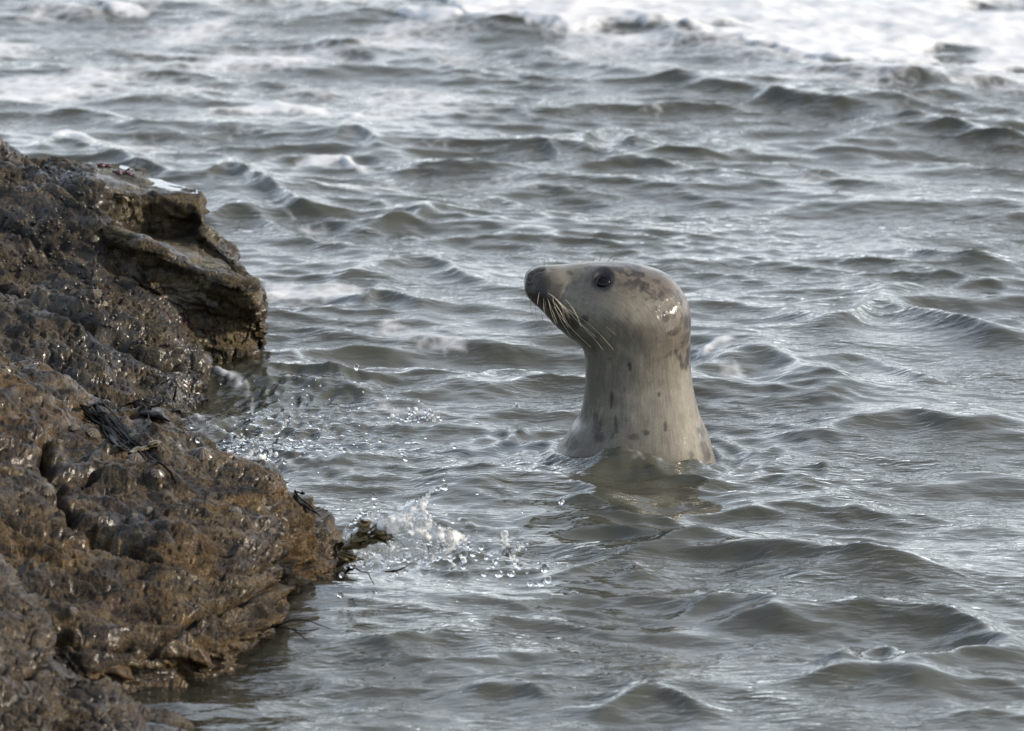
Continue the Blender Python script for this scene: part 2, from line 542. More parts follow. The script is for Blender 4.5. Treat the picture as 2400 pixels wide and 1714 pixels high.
CR_C = [([(108, 1040), (125, 1100), (150, 1170), (178, 1232), (250, 1262), (330, 1292)], 9, 0.030),
        ([(0, 1118), (100, 1122), (180, 1120), (235, 1112)], 6, 0.018),
        ([(0, 1205), (70, 1238), (140, 1272), (260, 1292), (370, 1312)], 8, 0.022),
        ([(0, 1050), (60, 1036), (105, 1040)], 6, 0.014), ([(20, 1070), (110, 1066), (200, 1085)], 5, 0.010),
        ([(440, 1272), (540, 1300)], 6, 0.014), ([(120, 1480), (200, 1508), (300, 1520)], 9, 0.025),
        ([(330, 1545), (400, 1500), (480, 1430), (560, 1400), (660, 1372), (740, 1320)], 8, 0.014),
        ([(500, 1330), (600, 1338), (700, 1300)], 7, 0.010), ([(360, 1540), (430, 1555), (500, 1568)], 8, 0.02)]
rockC = loft_rock('front_rock', stC, 2.6, MAT_C, 0.26, 3, 0.95, 1.7, cracks=CR_C, lump=0.58)
tag(rockC, 'large brown cracked rock with limpets and black seaweed, its tip in the splash', 'rock')

FRD = [(0, 0), (.2, .03), (.42, .14), (.66, .36), (.85, .64), (.95, .85), (1, 1)]
stD = [(-900, prof_slope(-2.1, 1000, -1.4, FRD)), (-200, prof_slope(-2.1, 1180, -1.42, FRD)), (0, prof_slope(-2.08, 1305, -1.46, FRD)), (60, prof_slope(-2.08, 1390, -1.55, FRD)),
       (110, prof_slope(-2.08, 1462, -1.63, FRD)), (150, prof_slope(-2.06, 1560, -1.72, FRD)), (240, prof_slope(-2.0, 1606, -1.78, FRD)),
       (285, prof_slope(-1.96, 1650, -1.80, FRD)), (330, prof_slope(-1.95, 1712, -1.84, FRD)), (420, prof_slope(-1.95, 1735, -1.86, FRD)), (470, prof_slope(-1.93, 1775, -1.88, FRD))]
rockD = loft_rock('near_rock', stD, 2.8, MAT_D, 0.3, 4, 0.95, lump=0.6, cracks=[([(0, 1555), (60, 1570), (130, 1540)], 9, 0.02), ([(0, 1640), (90, 1650), (180, 1690)], 9, 0.02)])
tag(rockD, 'low rough brown rock in the bottom left corner, nearest of the rocks', 'rock')
ROCKS = [rockA, rockB, rockC, rockD]
def bvh_of(o):
    me = o.data
    n = len(me.vertices)
    co = np.empty(n * 3, np.float32)
    me.vertices.foreach_get('co', co)
    pi = np.empty(len(me.polygons) * 4, np.int32)
    me.polygons.foreach_get('vertices', pi)
    return BVHTree.FromPolygons(co.reshape(-1, 3).tolist(), pi.reshape(-1, 4).tolist())
BV = [bvh_of(o) for o in ROCKS]
def hit(px, py):
    d = Vector([float(v) for v in ray(px, py)]).normalized()
    best = None
    for b in BV:
        loc, nor, _, dist = b.ray_cast(Vector(CAM), d)
        if loc is not None and (best is None or dist < best[2]):
            best = (loc, nor if nor.dot(d) < 0 else -nor, dist)
    return best

# rain-thin pools lying in the hollows of the back ledge
t = NT('pool_water')
pp = t.geo()
MAT_POOL = t.finish(t.principled(Base_Color=(0.030, 0.026, 0.018, 1), Roughness=0.03, IOR=1.34, Normal=t.bump(t.noise(pp, 40, 2), 0.0008, 0.5)))
def pool(z, x0, x1, y0, y1, label, depth=0.014):
    st = 0.0022
    gx, gy = np.arange(x0, x1, st), np.arange(y0, y1, st)
    ok = np.zeros((len(gx), len(gy)), bool)
    drop = np.zeros_like(ok)
    for i, x in enumerate(gx):
        for j, y in enumerate(gy):
            r_ = BV[0].ray_cast(Vector((x, y, z + 0.2)), Vector((0, 0, -1)))
            ok[i, j] = r_[0] is not None and r_[0].z > z - depth
            drop[i, j] = r_[0] is None or r_[0].z < z - 0.03
    far = drop.copy()                                     # keep clear of the rim
    for a in range(-5, 6):
        for b in range(-5, 6):
            far |= np.roll(np.roll(drop, a, 0), b, 1)
    ok &= ~far
    V = np.stack([*np.meshgrid(gx, gy, indexing='ij'), np.full(ok.shape, z)], -1).reshape(-1, 3)
    q = grid_quads(len(gx), len(gy))
    q = q[ok.ravel()[q].all(1)]
    used, inv = np.unique(q, return_inverse=True)
    o = link('tide_pool', mesh_np('tide_pool', V[used], inv.reshape(q.shape), sheet=True), MAT_POOL)
    tag(o, label, 'tide pool')
def top_z(x0, x1, y0, y1, q):
    v = []
    for x in np.linspace(x0, x1, 14):
        for y in np.linspace(y0, y1, 14):
            r_ = BV[0].ray_cast(Vector((x, y, 1.0)), Vector((0, 0, -1)))
            if r_[0] is not None and r_[0].z > 0.1:
                v.append(r_[0].z)
    return float(np.quantile(v, q))
POOL1 = top_z(-0.78, -0.62, 1.09 * YK, 1.22 * YK, 0.52)
POOL2 = top_z(-0.60, -0.48, 0.76 * YK, 0.92 * YK, 0.45)
pool(POOL1 - 0.002, -0.80, -0.575, 1.09 * YK, 1.40 * YK, 'bright still pool on the upper step of the back ledge')

# ------------------------------------------------------------------ the sea
def axis(lo, hi, step, far_lo, far_hi, g):
    core = np.arange(lo, hi + step * 0.5, step)
    def grow(end):
        out, x, s = [], 0.0, step
        while x < end:
            s *= g
            x += s
            out.append(x)
        return np.array(out)
    return np.concatenate([lo - grow(far_lo)[::-1], core, hi + grow(far_hi)])
ax = axis(-1.25, 1.25, 0.0048, 900, 900, 1.13)
ay = axis(-3.2, 7.0, 0.0115, 60, 6000, 1.13)
GX, GY = np.meshgrid(ax, ay, indexing='ij')
sx, sy = np.gradient(ax), np.gradient(ay)
SP = np.maximum(sx[:, None], 0.6 * sy[None, :]).astype(np.float32)
X, Y = GX.ravel().astype(np.float32), GY.ravel().astype(np.float32)
SPf = SP.ravel()
Hh = np.zeros_like(X)
DX = np.zeros_like(X)
DY = np.zeros_like(X)
P2 = lambda s, o=0.0: np.stack([X * s + o, Y * s + o * 0.7, np.full_like(X, o * 1.3)], 1)
near = (np.abs(X) < 30) & (Y < 80) & (Y > -20)
mod = {}
BANDS = [(0.9, 2.2, 0.026, 0.8), (0.45, 0.9, 0.042, 0.8), (0.22, 0.45, 0.070, 0.85), (0.11, 0.22, 0.095, 0.95), (0.055, 0.11, 0.088, 1.0), (0.028, 0.055, 0.058, 1.05)]
WIND = R(-112)                                        # travel: towards the camera and the rocks
for bi, (l0, l1, slope, spread) in enumerate(BANDS):
    nw = (14, 20, 26, 30, 34, 30)[bi]
    fit = np.clip(l0 / (2.6 * SPf) - 0.4, 0, 1) if bi else np.clip(l1 / (2.6 * SPf) - 0.4, 0, 1)
    idx = np.nonzero(fit > 0.01)[0]
    x, y = X[idx], Y[idx]
    pm = np.ones(len(idx), np.float32)
    if bi >= 2:                                        # gusts: calmer and rougher patches
        q = np.stack([x * 1.7 + bi * 9, y * 1.1 + bi * 4, np.full_like(x, bi * 2.2)], 1)
        pm = np.clip(0.85 + 1.25 * fbm(q, 2), 0.10, 2.2).astype(np.float32)
    h = np.zeros_like(x); hx = np.zeros_like(x); hy = np.zeros_like(x)
    for k in range(nw):
        lam = l0 * (l1 / l0) ** RNG.random()
        kk = 2 * math.pi / lam
        th = (WIND if bi < 2 or k % 4 else R(-58)) + RNG.normal() * 0.50 * spread
        a = slope / kk * math.sqrt(2.0 / nw)
        cx, cy = math.cos(th), math.sin(th)
        ph = (kk * cx) * x + (kk * cy) * y + RNG.random() * 6.283
        ph = ph.astype(np.float32)
        c, s = np.cos(ph), np.sin(ph)
        h += a * c
        hx -= a * cx * s
        hy -= a * cy * s
    m = pm * fit[idx]
    Hh[idx] += h * m
    q = (1.4, 1.4, 1.4, 1.25, 1.0, 0.7)[bi]
    DX[idx] += hx * m * q
    DY[idx] += hy * m * q
# single waves that the photograph lets one follow: crest line in photo pixels, height, front and back width in pixels
PX, PY = proj(np.stack([X, Y, np.zeros_like(X)], 1).astype(np.float64))
INN = np.nonzero((np.abs(X) < 1.6) & (Y < 8.5) & (Y > -3.6))[0]
def noise_in(s, o, octv, gain=0.5):
    out = np.zeros_like(X)
    out[INN] = fbm(np.stack([X[INN] * s + o, Y[INN] * s + o * 0.7, np.full(len(INN), o * 1.3)], 1), octv, gain)
    return out
wob = noise_in(2.4, 3.0, 2)
fine_w = noise_in(9.0, 8.0, 3)
def ridge(pts, h, wf, wb, wobble=14):
    global Hh
    h = h * 0.62
    pts = np.array(pts, float)
    sc_ = 1300 * 0.97
    cx = pts[:, 0]
    base = pts[:, 1] + h * sc_ * 0.85
    lo, hi = cx[0], cx[-1]
    sel = np.nonzero((PX > lo - 150) & (PX < hi + 150) & (Y < 11) & (Y > -3.6))[0]
    px = PX[sel]
    cp = catmull(base[:, None], np.interp(px, cx, np.arange(len(cx))))[:, 0] + wobble * wob[sel] + 4 * fine_w[sel]
    d = PY[sel] - cp
    env = sstep(lo - 100, lo + 0.25 * (hi - lo), px) * (1 - sstep(hi - 0.25 * (hi - lo), hi + 100, px))
    wd = np.where(d > 0, wf * 0.9, wb)
    prof = np.exp(-(np.sqrt((d / wd) ** 2 + 0.04) - 0.2))
    Hh[sel] += (h * env * prof * (1 + 0.35 * wob[sel])).astype(np.float32)
RIDGES = [
    ([(1060, 165), (1180, 135), (1260, 122), (1400, 145), (1560, 168), (1750, 195), (1900, 222), (2080, 245), (2300, 290)], 0.045, 16, 40),
    ([(1990, 290), (2150, 280), (2300, 300), (2420, 318)], 0.032, 13, 30),
    ([(1000, 20), (1150, 30), (1300, 30), (1450, 40), (1600, 80), (1750, 115), (1900, 148), (2100, 165), (2420, 165)], 0.050, 22, 60),
    ([(1380, 305), (1440, 285), (1490, 310)], 0.030, 12, 16), ([(1210, 345), (1260, 335), (1310, 355)], 0.018, 10, 14),
    ([(760, 105), (830, 108), (950, 135), (1010, 128), (1060, 150)], 0.026, 11, 20), ([(250, 228), (420, 218), (520, 232)], 0.020, 10, 16),
    ([(480, 395), (540, 378), (600, 410), (690, 455), (740, 460)], 0.040, 14, 26), ([(480, 480), (560, 475), (680, 520)], 0.035, 18, 24),
    ([(780, 310), (830, 296), (880, 320)], 0.026, 12, 18), ([(730, 505), (830, 522), (900, 510), (1040, 470)], 0.030, 13, 20),
    ([(850, 690), (890, 668), (990, 700)], 0.026, 12, 18), ([(760, 645), (900, 610), (1000, 590), (1100, 640), (1220, 670)], 0.030, 20, 24),
    ([(1840, 720), (1980, 735), (2070, 688), (2180, 720), (2300, 770), (2420, 790)], 0.050, 26, 30),
    ([(2020, 560), (2110, 555), (2200, 580), (2360, 610)], 0.030, 13, 24),
    ([(1600, 835), (1690, 815), (1780, 810), (1880, 850), (2000, 880)], 0.055, 30, 34), ([(1950, 840), (2080, 850), (2180, 880)], 0.030, 16, 20),
    ([(1860, 1005), (1980, 985), (2120, 962), (2240, 985), (2360, 975)], 0.042, 26, 30),
    ([(640, 1078), (780, 1062), (900, 1052), (1020, 1068), (1180, 1092)], 0.034, 22, 24), ([(1040, 1120), (1200, 1105), (1320, 1120), (1500, 1160)], 0.036, 30, 30),
    ([(590, 880), (700, 862), (780, 885), (840, 930)], 0.018, 24, 26), ([(1310, 1050), (1400, 1056), (1470, 1030), (1560, 1055), (1690, 1090)], 0.026, 26, 16),
    ([(1420, 1290), (1640, 1262), (1800, 1290), (2000, 1310), (2200, 1330)], 0.040, 26, 34), ([(1680, 1430), (1900, 1418), (2060, 1412), (2250, 1440), (2420, 1500)], 0.055, 34, 36),
    ([(1300, 1345), (1420, 1320), (1530, 1345)], 0.028, 18, 20), ([(1960, 1545), (2060, 1520), (2140, 1550)], 0.034, 18, 20), ([(2140, 1560), (2260, 1530), (2420, 1540)], 0.034, 20, 20),
    ([(1580, 1440), (1740, 1400), (1830, 1420)], 0.030, 20, 22), ([(1400, 1640), (1520, 1610), (1640, 1640)], 0.028, 18, 20), ([(1880, 1590), (2040, 1575), (2250, 1600)], 0.028, 16, 20),
    ([(900, 1500), (1020, 1480), (1160, 1500)], 0.022, 18, 20), ([(1060, 1620), (1180, 1600), (1300, 1625)], 0.022, 18, 20), ([(1700, 1180), (1900, 1165), (2100, 1190)], 0.022, 16, 24),
    ([(90, 345), (150, 322), (260, 350), (420, 395)], 0.030, 13, 20), ([(0, 20), (110, 10), (210, 22)], 0.030, 12, 24)]
for r in RIDGES:
    ridge(*r)
# foam: how much froth lies on the water, from the broken wave at the back to thin films
F = np.zeros_like(X)
inn = np.nonzero((np.abs(X) < 6) & (Y < 14) & (Y > -6))[0]
px, py = PX[inn], PY[inn]
f = np.zeros(len(inn))
L = np.interp(px, [900, 1040, 1100, 1200, 1330, 1420, 1570, 1730, 1835, 1965, 2100, 2308, 2500], [-60, 5, 70, 72, 88, 82, 92, 118, 140, 172, 172, 168, 170])
ed = 10 * fine_w[inn] + 10 * wob[inn]
f = np.maximum(f, 1.25 * sstep(14, -12, py - L + ed))
f = np.maximum(f, 0.66 * sstep(1150, 1350, px) * sstep(110, 40, py - L + 2 * ed) * sstep(-20, 5, py - L))
f -= 0.9 * np.exp(-((px - 2245) / 90) ** 2 - ((py - 132) / 32) ** 2)
f -= 0.8 * np.exp(-((px - 2350) / 110) ** 2 - ((py - 20) / 18) ** 2)
f -= 0.7 * np.exp(-((px - 1700) / 170) ** 2 - ((py - 88) / 9) ** 2)
def band(pts, hw, amt):
    global f
    pts = np.array(pts, float)
    c = np.interp(px, pts[:, 0], pts[:, 1])
    e = sstep(pts[0, 0] - 50, pts[0, 0] + 30, px) * sstep(pts[-1, 0] + 50, pts[-1, 0] - 30, px)
    f = np.maximum(f, amt * e * np.exp(-((py - c + 0.5 * ed) / hw) ** 2))
band([(940, 40), (1030, 62), (1090, 60)], 16, 1.2)
band([(210, 20), (260, 32), (340, 38)], 14, 1.0)
band([(470, 262), (650, 257), (860, 276)], 13, 0.95)
band([(120, 322), (160, 316), (230, 336)], 12, 1.05)
band([(230, 345), (420, 352)], 10, 0.7)
band([(700, 372), (790, 366), (850, 395)], 12, 0.9)
band([(620, 420), (800, 440), (1000, 420)], 18, 0.62)
band([(600, 680), (730, 690), (860, 695)], 26, 0.72)
band([(880, 760), (980, 790), (1090, 810)], 26, 0.74)
band([(1615, 842), (1680, 822), (1720, 815)], 12, 0.85)
band([(1660, 860), (1740, 880)], 24, 0.6)
band([(1000, 440), (1150, 425), (1260, 440)], 20, 0.62)
band([(600, 480), (700, 530), (800, 545)], 14, 0.66)
band([(470, 880), (520, 905), (560, 930)], 22, 0.85)
band([(440, 960), (520, 1010), (600, 1060)], 22, 0.6)
f = np.maximum(f, 0.72 * sstep(560, 160, py) * (0.8 + 0.6 * wob[inn]) * sstep(1600, 900, px))
f = np.maximum(f, 0.36 * sstep(900, 300, py) * (0.9 + 0.5 * wob[inn]))
f = np.maximum(f, 0.40 * np.exp(-((np.hypot(X[inn] - 0.222, Y[inn]) - 0.165) / 0.030) ** 2) * (0.8 + 0.8 * fine_w[inn]))
band([(800, 1345), (900, 1340), (1060, 1330)], 14, 0.55)
band([(560, 1090), (640, 1092), (700, 1096)], 12, 0.7)
band([(870, 960), (960, 975), (1040, 985)], 20, 0.5)
F[inn] = np.clip(f, 0, 1.3)
# froth is lumpy and stands a little above the water
lump = noise_in(6, 5.0, 3, 0.5)
thick = sstep(0.6, 1.1, F)
Hh += (thick * (0.010 + 0.013 * lump)).astype(np.float32)
# disturbed water at the rock and around the splash
agit = np.exp(-((PX - 620) / 300) ** 2 - ((PY - 1000) / 130) ** 2) + 0.8 * np.exp(-((PX - 1000) / 220) ** 2 - ((PY - 1290) / 80) ** 2) + 0.5 * np.exp(-((PX - 1480) / 240) ** 2 - ((PY - 1080) / 40) ** 2)
ag = np.nonzero(agit > 0.02)[0]
qq = np.stack([X[ag] * 13, Y[ag] * 9, np.full(len(ag), 2.0, np.float32)], 1)
nn = fbm(qq, 4, 0.6)
Hh[ag] += (agit[ag] * (0.008 * (1 - 2 * np.abs(nn)) + 0.004 * fbm(qq * 4, 2))).astype(np.float32)
SEALX, SEALY = 0.222, 0.0
rs = np.hypot(X - SEALX, (Y - SEALY))
Hh += (0.0048 * np.cos((rs - 0.16) * 2 * math.pi / 0.055 + 1.2 * wob) * np.exp(-np.maximum(rs - 0.14, 0) / 0.13) * (rs > 0.1)).astype(np.float32)
Hh += (0.032 * np.exp(-((X - 0.200) / 0.085) ** 2 - ((Y + 0.150 + 0.15 * (X - 0.2)) / 0.055) ** 2) * (1 + 0.3 * fine_w)).astype(np.float32)
Hh -= (0.018 * np.exp(-((X - 0.375) / 0.05) ** 2 - ((Y + 0.03) / 0.10) ** 2)).astype(np.float32)
for jx, jy, jh, jw in ((1212, 962, .020, .006), (1222, 1016, .024, .011), (1180, 1018, .013, .010), (1200, 1024, .012, .012), (1935, 1096, .018, .010), (1920, 1094, .010, .012), (1815, 1052, .014, .010), (1800, 1056, .012, .012), (1835, 1054, .010, .009)):
    jc = W(jx, jy)
    Hh += (0.5 * jh * np.exp(-((X - jc[0]) ** 2 + (0.6 * (Y - jc[1])) ** 2) / jw ** 2)).astype(np.float32)
NV = np.stack([X + DX, Y + DY, Hh], 1)
# how shallow it is over the rocks: murky water lets only the nearest stone show through
clar = np.zeros_like(X)
cand = np.nonzero((PX < 960) & (PX > -120) & (PY > 780) & (PY < 1790) & (np.abs(X) < 1.3))[0]
down = Vector((0.0, 0.45, -1.0)).normalized()
for i in cand:
    o = Vector(NV[i].tolist())
    dmin = 9
    for b in BV:
        r_ = b.ray_cast(o, down, 0.25)
        if r_[0] is not None and r_[3] < dmin:
            dmin = r_[3]
    if dmin < 9:
        clar[i] = math.exp(-dmin / 0.055)
wme = mesh_np('sea', NV, grid_quads(len(ax), len(ay)), sheet=True)
for nm, arr in (('foam', F), ('clarity', clar)):
    at = wme.attributes.new(nm, 'FLOAT', 'POINT')
    at.data.foreach_set('value', np.ascontiguousarray(arr, np.float32))

t = NT('sea_water')
pos = t.geo()
fo = t.attr('foam').outputs['Fac']
cl = t.attr('clarity').outputs['Fac']
n_a = t.noise(t.mapping(pos, (1, 0.55, 1), (0, 0, 0.5)), 5.5, 5, 0.6, 0.8)
n_b = t.noise(t.mapping(pos, (1, 0.75, 1)), 34, 4, 0.6, 0.3)
web = t.voronoi(t.mapping(pos, (1, 0.7, 1)), 26, 'DISTANCE_TO_EDGE')
brk = t.math('ADD', t.math('MULTIPLY', t.math('SUBTRACT', n_a, 0.5), 1.25), t.math('MULTIPLY', t.math('SUBTRACT', n_b, 0.5), 0.35))
brk = t.math('SUBTRACT', brk, t.math('MULTIPLY', t.math('MINIMUM', web, 0.3), 0.5))
brk = t.math('MULTIPLY', brk, t.math('SUBTRACT', 1.0, t.math('MULTIPLY', t.step(fo, 0.85, 1.2), 0.75)))
fm_ = t.step(t.math('ADD', fo, brk), 0.38, 0.92)
fm_ = t.math('MULTIPLY', fm_, t.step(fo, 0.10, 0.30))
rip1 = t.noise(t.mapping(pos, (0.55, 1.0, 1), (0, 0, 0.2)), 42, 2, 0.5, 0.5)
rip2 = t.noise(t.mapping(pos, (0.32, 1.0, 1), (0, 0, -0.15)), 105, 1, 0.5, 0.4)
gust = t.step(t.noise(pos, 2.2, 3), 0.38, 0.68)
crest = t.math('SUBTRACT', 1.0, t.math('ABSOLUTE', t.math('MULTIPLY_ADD', t.noise(t.mapping(pos, (0.42, 1.0, 1), (0, 0, 0.35)), 30, 2, 0.5, 0.7), 2.0, -1.0)))
hgt = t.math('ADD', t.math('MULTIPLY_ADD', rip1, 0.75, t.math('MULTIPLY', t.math('MULTIPLY', crest, crest), 0.42)), t.math('MULTIPLY', rip2, 0.20))
nb = t.bump(hgt, 0.0050, t.math('MULTIPLY_ADD', gust, 0.7, 0.25))
murk = t.mix(t.noise(pos, 1.3, 3), (0.029, 0.030, 0.023, 1), (0.045, 0.045, 0.035, 1))
body = t.add('ShaderNodeBsdfDiffuse')
t.l.new(murk, body.inputs['Color'])
clear = t.add('ShaderNodeBsdfTransparent')
clear.inputs['Color'].default_value = (0.80, 0.76, 0.62, 1)
m1 = t.add('ShaderNodeMixShader')
t.set(m1.inputs[0], t.math('MULTIPLY', cl, 0.92, clamp=True))
t.l.new(body.outputs[0], m1.inputs[1])
t.l.new(clear.outputs[0], m1.inputs[2])
gl = t.add('ShaderNodeBsdfGlossy')
gl.inputs['Roughness'].default_value = 0.012
t.l.new(nb, gl.inputs['Normal'])
fr = t.add('ShaderNodeFresnel')
fr.inputs['IOR'].default_value = 1.333
t.l.new(nb, fr.inputs['Normal'])
m2 = t.add('ShaderNodeMixShader')
t.l.new(fr.outputs[0], m2.inputs[0])
t.l.new(m1.outputs[0], m2.inputs[1])
t.l.new(gl.outputs[0], m2.inputs[2])
fb = t.bump(n_a, 0.006, 0.3)
froth = t.principled(Base_Color=(0.42, 0.425, 0.435, 1), Roughness=0.6, Normal=fb)
m3 = t.add('ShaderNodeMixShader')
t.set(m3.inputs[0], t.math('MULTIPLY', fm_, 0.94))
t.l.new(m2.outputs[0], m3.inputs[1])
t.l.new(froth, m3.inputs[2])
MAT_SEA = t.finish(m3.outputs[0])
sea = tag(link('sea', wme, MAT_SEA), kind='structure')
sea['label'] = 'choppy grey green sea with foam streaks'
WB = None
def water_z(x, y):
    i = np.clip(np.searchsorted(ax, x), 0, len(ax) - 1)
    j = np.clip(np.searchsorted(ay, y), 0, len(ay) - 1)
    return float(Hh.reshape(len(ax), len(ay))[i, j])
# sea bed under everything so that the shallow margin has a floor
t = NT('sand_bed')
bed_mat = t.finish(t.principled(Base_Color=t.mix(t.noise(t.geo(), 3, 5), (0.06, 0.05, 0.035, 1), (0.11, 0.095, 0.06, 1)), Roughness=0.9))
bx = np.linspace(-60, 60, 40)
by = np.linspace(-30, 90, 40)
bxx, byy = np.meshgrid(bx, by, indexing='ij')
bz = -1.1 + 0.15 * perlin(np.stack([bxx.ravel() * 0.3, byy.ravel() * 0.3, np.zeros(1600)], 1))
bed = tag(link('sea_bed', mesh_np('sea_bed', np.stack([bxx.ravel(), byy.ravel(), bz], 1), grid_quads(40, 40), sheet=True), bed_mat), 'sandy sea bed under the murky water', kind='structure')

# ------------------------------------------------------------------ the seal
RINGS = [  # dorsal px,py; ventral px,py; half width in px
    (1760, 1480, 1130, 1480, 215), (1735, 1290, 1190, 1290, 200), (1708, 1170, 1250, 1165, 180), (1682, 1094, 1289, 1082, 165), (1665, 1037, 1317, 1037, 155), (1651, 1001, 1338, 1001, 146),
    (1640, 974, 1356, 974, 139), (1630, 931, 1367, 931, 130), (1622, 890, 1371, 890, 124), (1618, 850, 1372, 852, 122), (1618, 812, 1369, 830, 122),
    (1620, 772, 1364, 815, 124), (1620, 742, 1355, 804, 126), (1614, 711, 1342, 794, 128), (1602, 687, 1328, 785, 127), (1581, 659, 1315, 774, 124),
    (1550, 637, 1303, 764, 119), (1512, 623, 1292, 753, 110), (1470, 615.5, 1282, 741, 99), (1425, 612, 1273, 731, 86), (1385, 615, 1265, 723, 74),
    (1350, 619, 1257, 716, 66), (1318, 622, 1249, 709, 60), (1290, 622.5, 1242, 702, 55), (1268, 623, 1236, 695, 48), (1253, 627, 1232, 687, 39),
    (1242, 633, 1229.5, 679, 29), (1235, 643, 1229, 670, 17), (1231, 653, 1229.5, 662, 5)]
rg = np.array(RINGS, float)
tt = np.arange(len(rg))
cum = np.r_[0, np.cumsum(np.hypot(*np.diff((rg[:, 0:2] + rg[:, 2:4]) / 2, axis=0).T) + 6)]
cum[3:] *= 1.0
NR, NA = 420, 220
tp = np.interp(np.linspace(0, cum[-1], NR), cum, tt)
rr = catmull(rg, tp)
dor, ven = P(rr[:, 0], rr[:, 1], 0.0), P(rr[:, 2], rr[:, 3], 0.0)
cen, half = (dor + ven) / 2, (dor - ven) / 2
wid = rr[:, 4] / 1300
th = np.linspace(0, 2 * math.pi, NA, endpoint=False)
ct, st_ = np.cos(th), np.sin(th)
# slightly boxy skull: cheeks lower than the middle
headness = sstep(11, 18, tp)
sup = 1 + 0.05 * np.sin(2 * th)[None, :] ** 2
g = cen[:, None] + half[:, None] * (ct[None, :, None] * sup[..., None])
g[..., 1] += wid[:, None] * st_[None, :] * sup * (1 - 0.10 * headness[:, None] * ct[None, :])
nrm = grid_normals(g, True)
if (nrm[200] * (g[200] - cen[200])).sum() < 0:
    nrm = -nrm
def seal_q(g):
    m = g.copy()
    m[..., 1] = -np.abs(m[..., 1])
    return proj(m)
qx, qy = seal_q(g)
side = np.abs(st_)[None, :]
sidew = sstep(0.25, 0.75, side) * np.ones_like(qx)
def gau(cx, cy, sx_, sy_=None, rot=0.0):
    sy_ = sy_ or sx_
    c, s = math.cos(rot), math.sin(rot)
    u = (qx - cx) * c + (qy - cy) * s
    v = -(qx - cx) * s + (qy - cy) * c
    return np.exp(-(u / sx_) ** 2 - (v / sy_) ** 2)
def pdist(poly):
    dm = np.full(qx.shape, 1e9)
    pl = np.array(poly, float)
    for A, B in zip(pl[:-1], pl[1:]):
        ab = B - A
        k = np.clip(((qx - A[0]) * ab[0] + (qy - A[1]) * ab[1]) / (ab @ ab), 0, 1)
        dm = np.minimum(dm, np.hypot(qx - A[0] - k * ab[0], qy - A[1] - k * ab[1]))
    return dm
EYE = (1414, 658)
er = np.hypot((qx - EYE[0]), (qy - EYE[1]) * 1.05) * 0.93
d = 0.005 * gau(1416, 652, 34) * sidew
d += sidew * (0.0010 * np.exp(-((er - 24) / 5) ** 2) - 0.0035 * sstep(21, 13, er))
d += 0.003 * gau(1425, 628, 34, 12, 0.1) * sidew
d += 0.013 * gau(1286, 690, 34, 24, 0.6) * sidew
d -= 0.005 * gau(1342, 672, 24, 26) * sidew
d += 0.006 * gau(1450, 740, 60, 40) * sidew
NOSTRIL = [(1243, 656), (1246, 645), (1254, 637), (1263, 633.5), (1273, 633)]
d -= 0.0055 * np.exp(-(pdist(NOSTRIL) / 3.6) ** 2)
d += 0.002 * np.exp(-((pdist(NOSTRIL) - 8) / 4) ** 2) * sidew
MOUTH = [(1240, 701), (1262, 712), (1290, 722), (1320, 735), (1348, 748), (1372, 754)]
md = pdist(MOUTH)
d -= 0.0024 * np.exp(-(md / 3.4) ** 2) * sidew * sstep(1376, 1340, qx)
d -= 0.004 * np.exp(-(pdist([(1255, 722), (1300, 748), (1345, 772)]) / 14) ** 2) * sidew
ear = np.hypot(qx - 1501, (qy - 676) * 0.85)
d += sidew * (-0.0030 * np.exp(-(ear / 6) ** 2))
pw = g.reshape(-1, 3)
d += 0.0022 * fbm(pw * 11, 3).reshape(d.shape)
g2 = g + nrm * d[..., None]
# coat colour, painted as the animal's own markings
n1 = fbm(pw * 42, 4, 0.6).reshape(qx.shape)
n2 = fbm(pw * np.array([120, 120, 26]) + 7, 3).reshape(qx.shape)
n3 = fbm(pw * 16 + 21, 3).reshape(qx.shape)
C3 = lambda r, g_, b: np.array([r, g_, b])
col = C3(.108, .099, .079) * (1 + 0.13 * n1 + 0.16 * n2 + 0.10 * n3)[..., None]
def lay(mask, c):
    global col
    col = col * (1 - np.clip(mask, 0, 1)[..., None]) + c * np.clip(mask, 0, 1)[..., None]
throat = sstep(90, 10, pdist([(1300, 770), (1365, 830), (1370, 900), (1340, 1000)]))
lay(0.6 * throat, C3(.050, .048, .038))
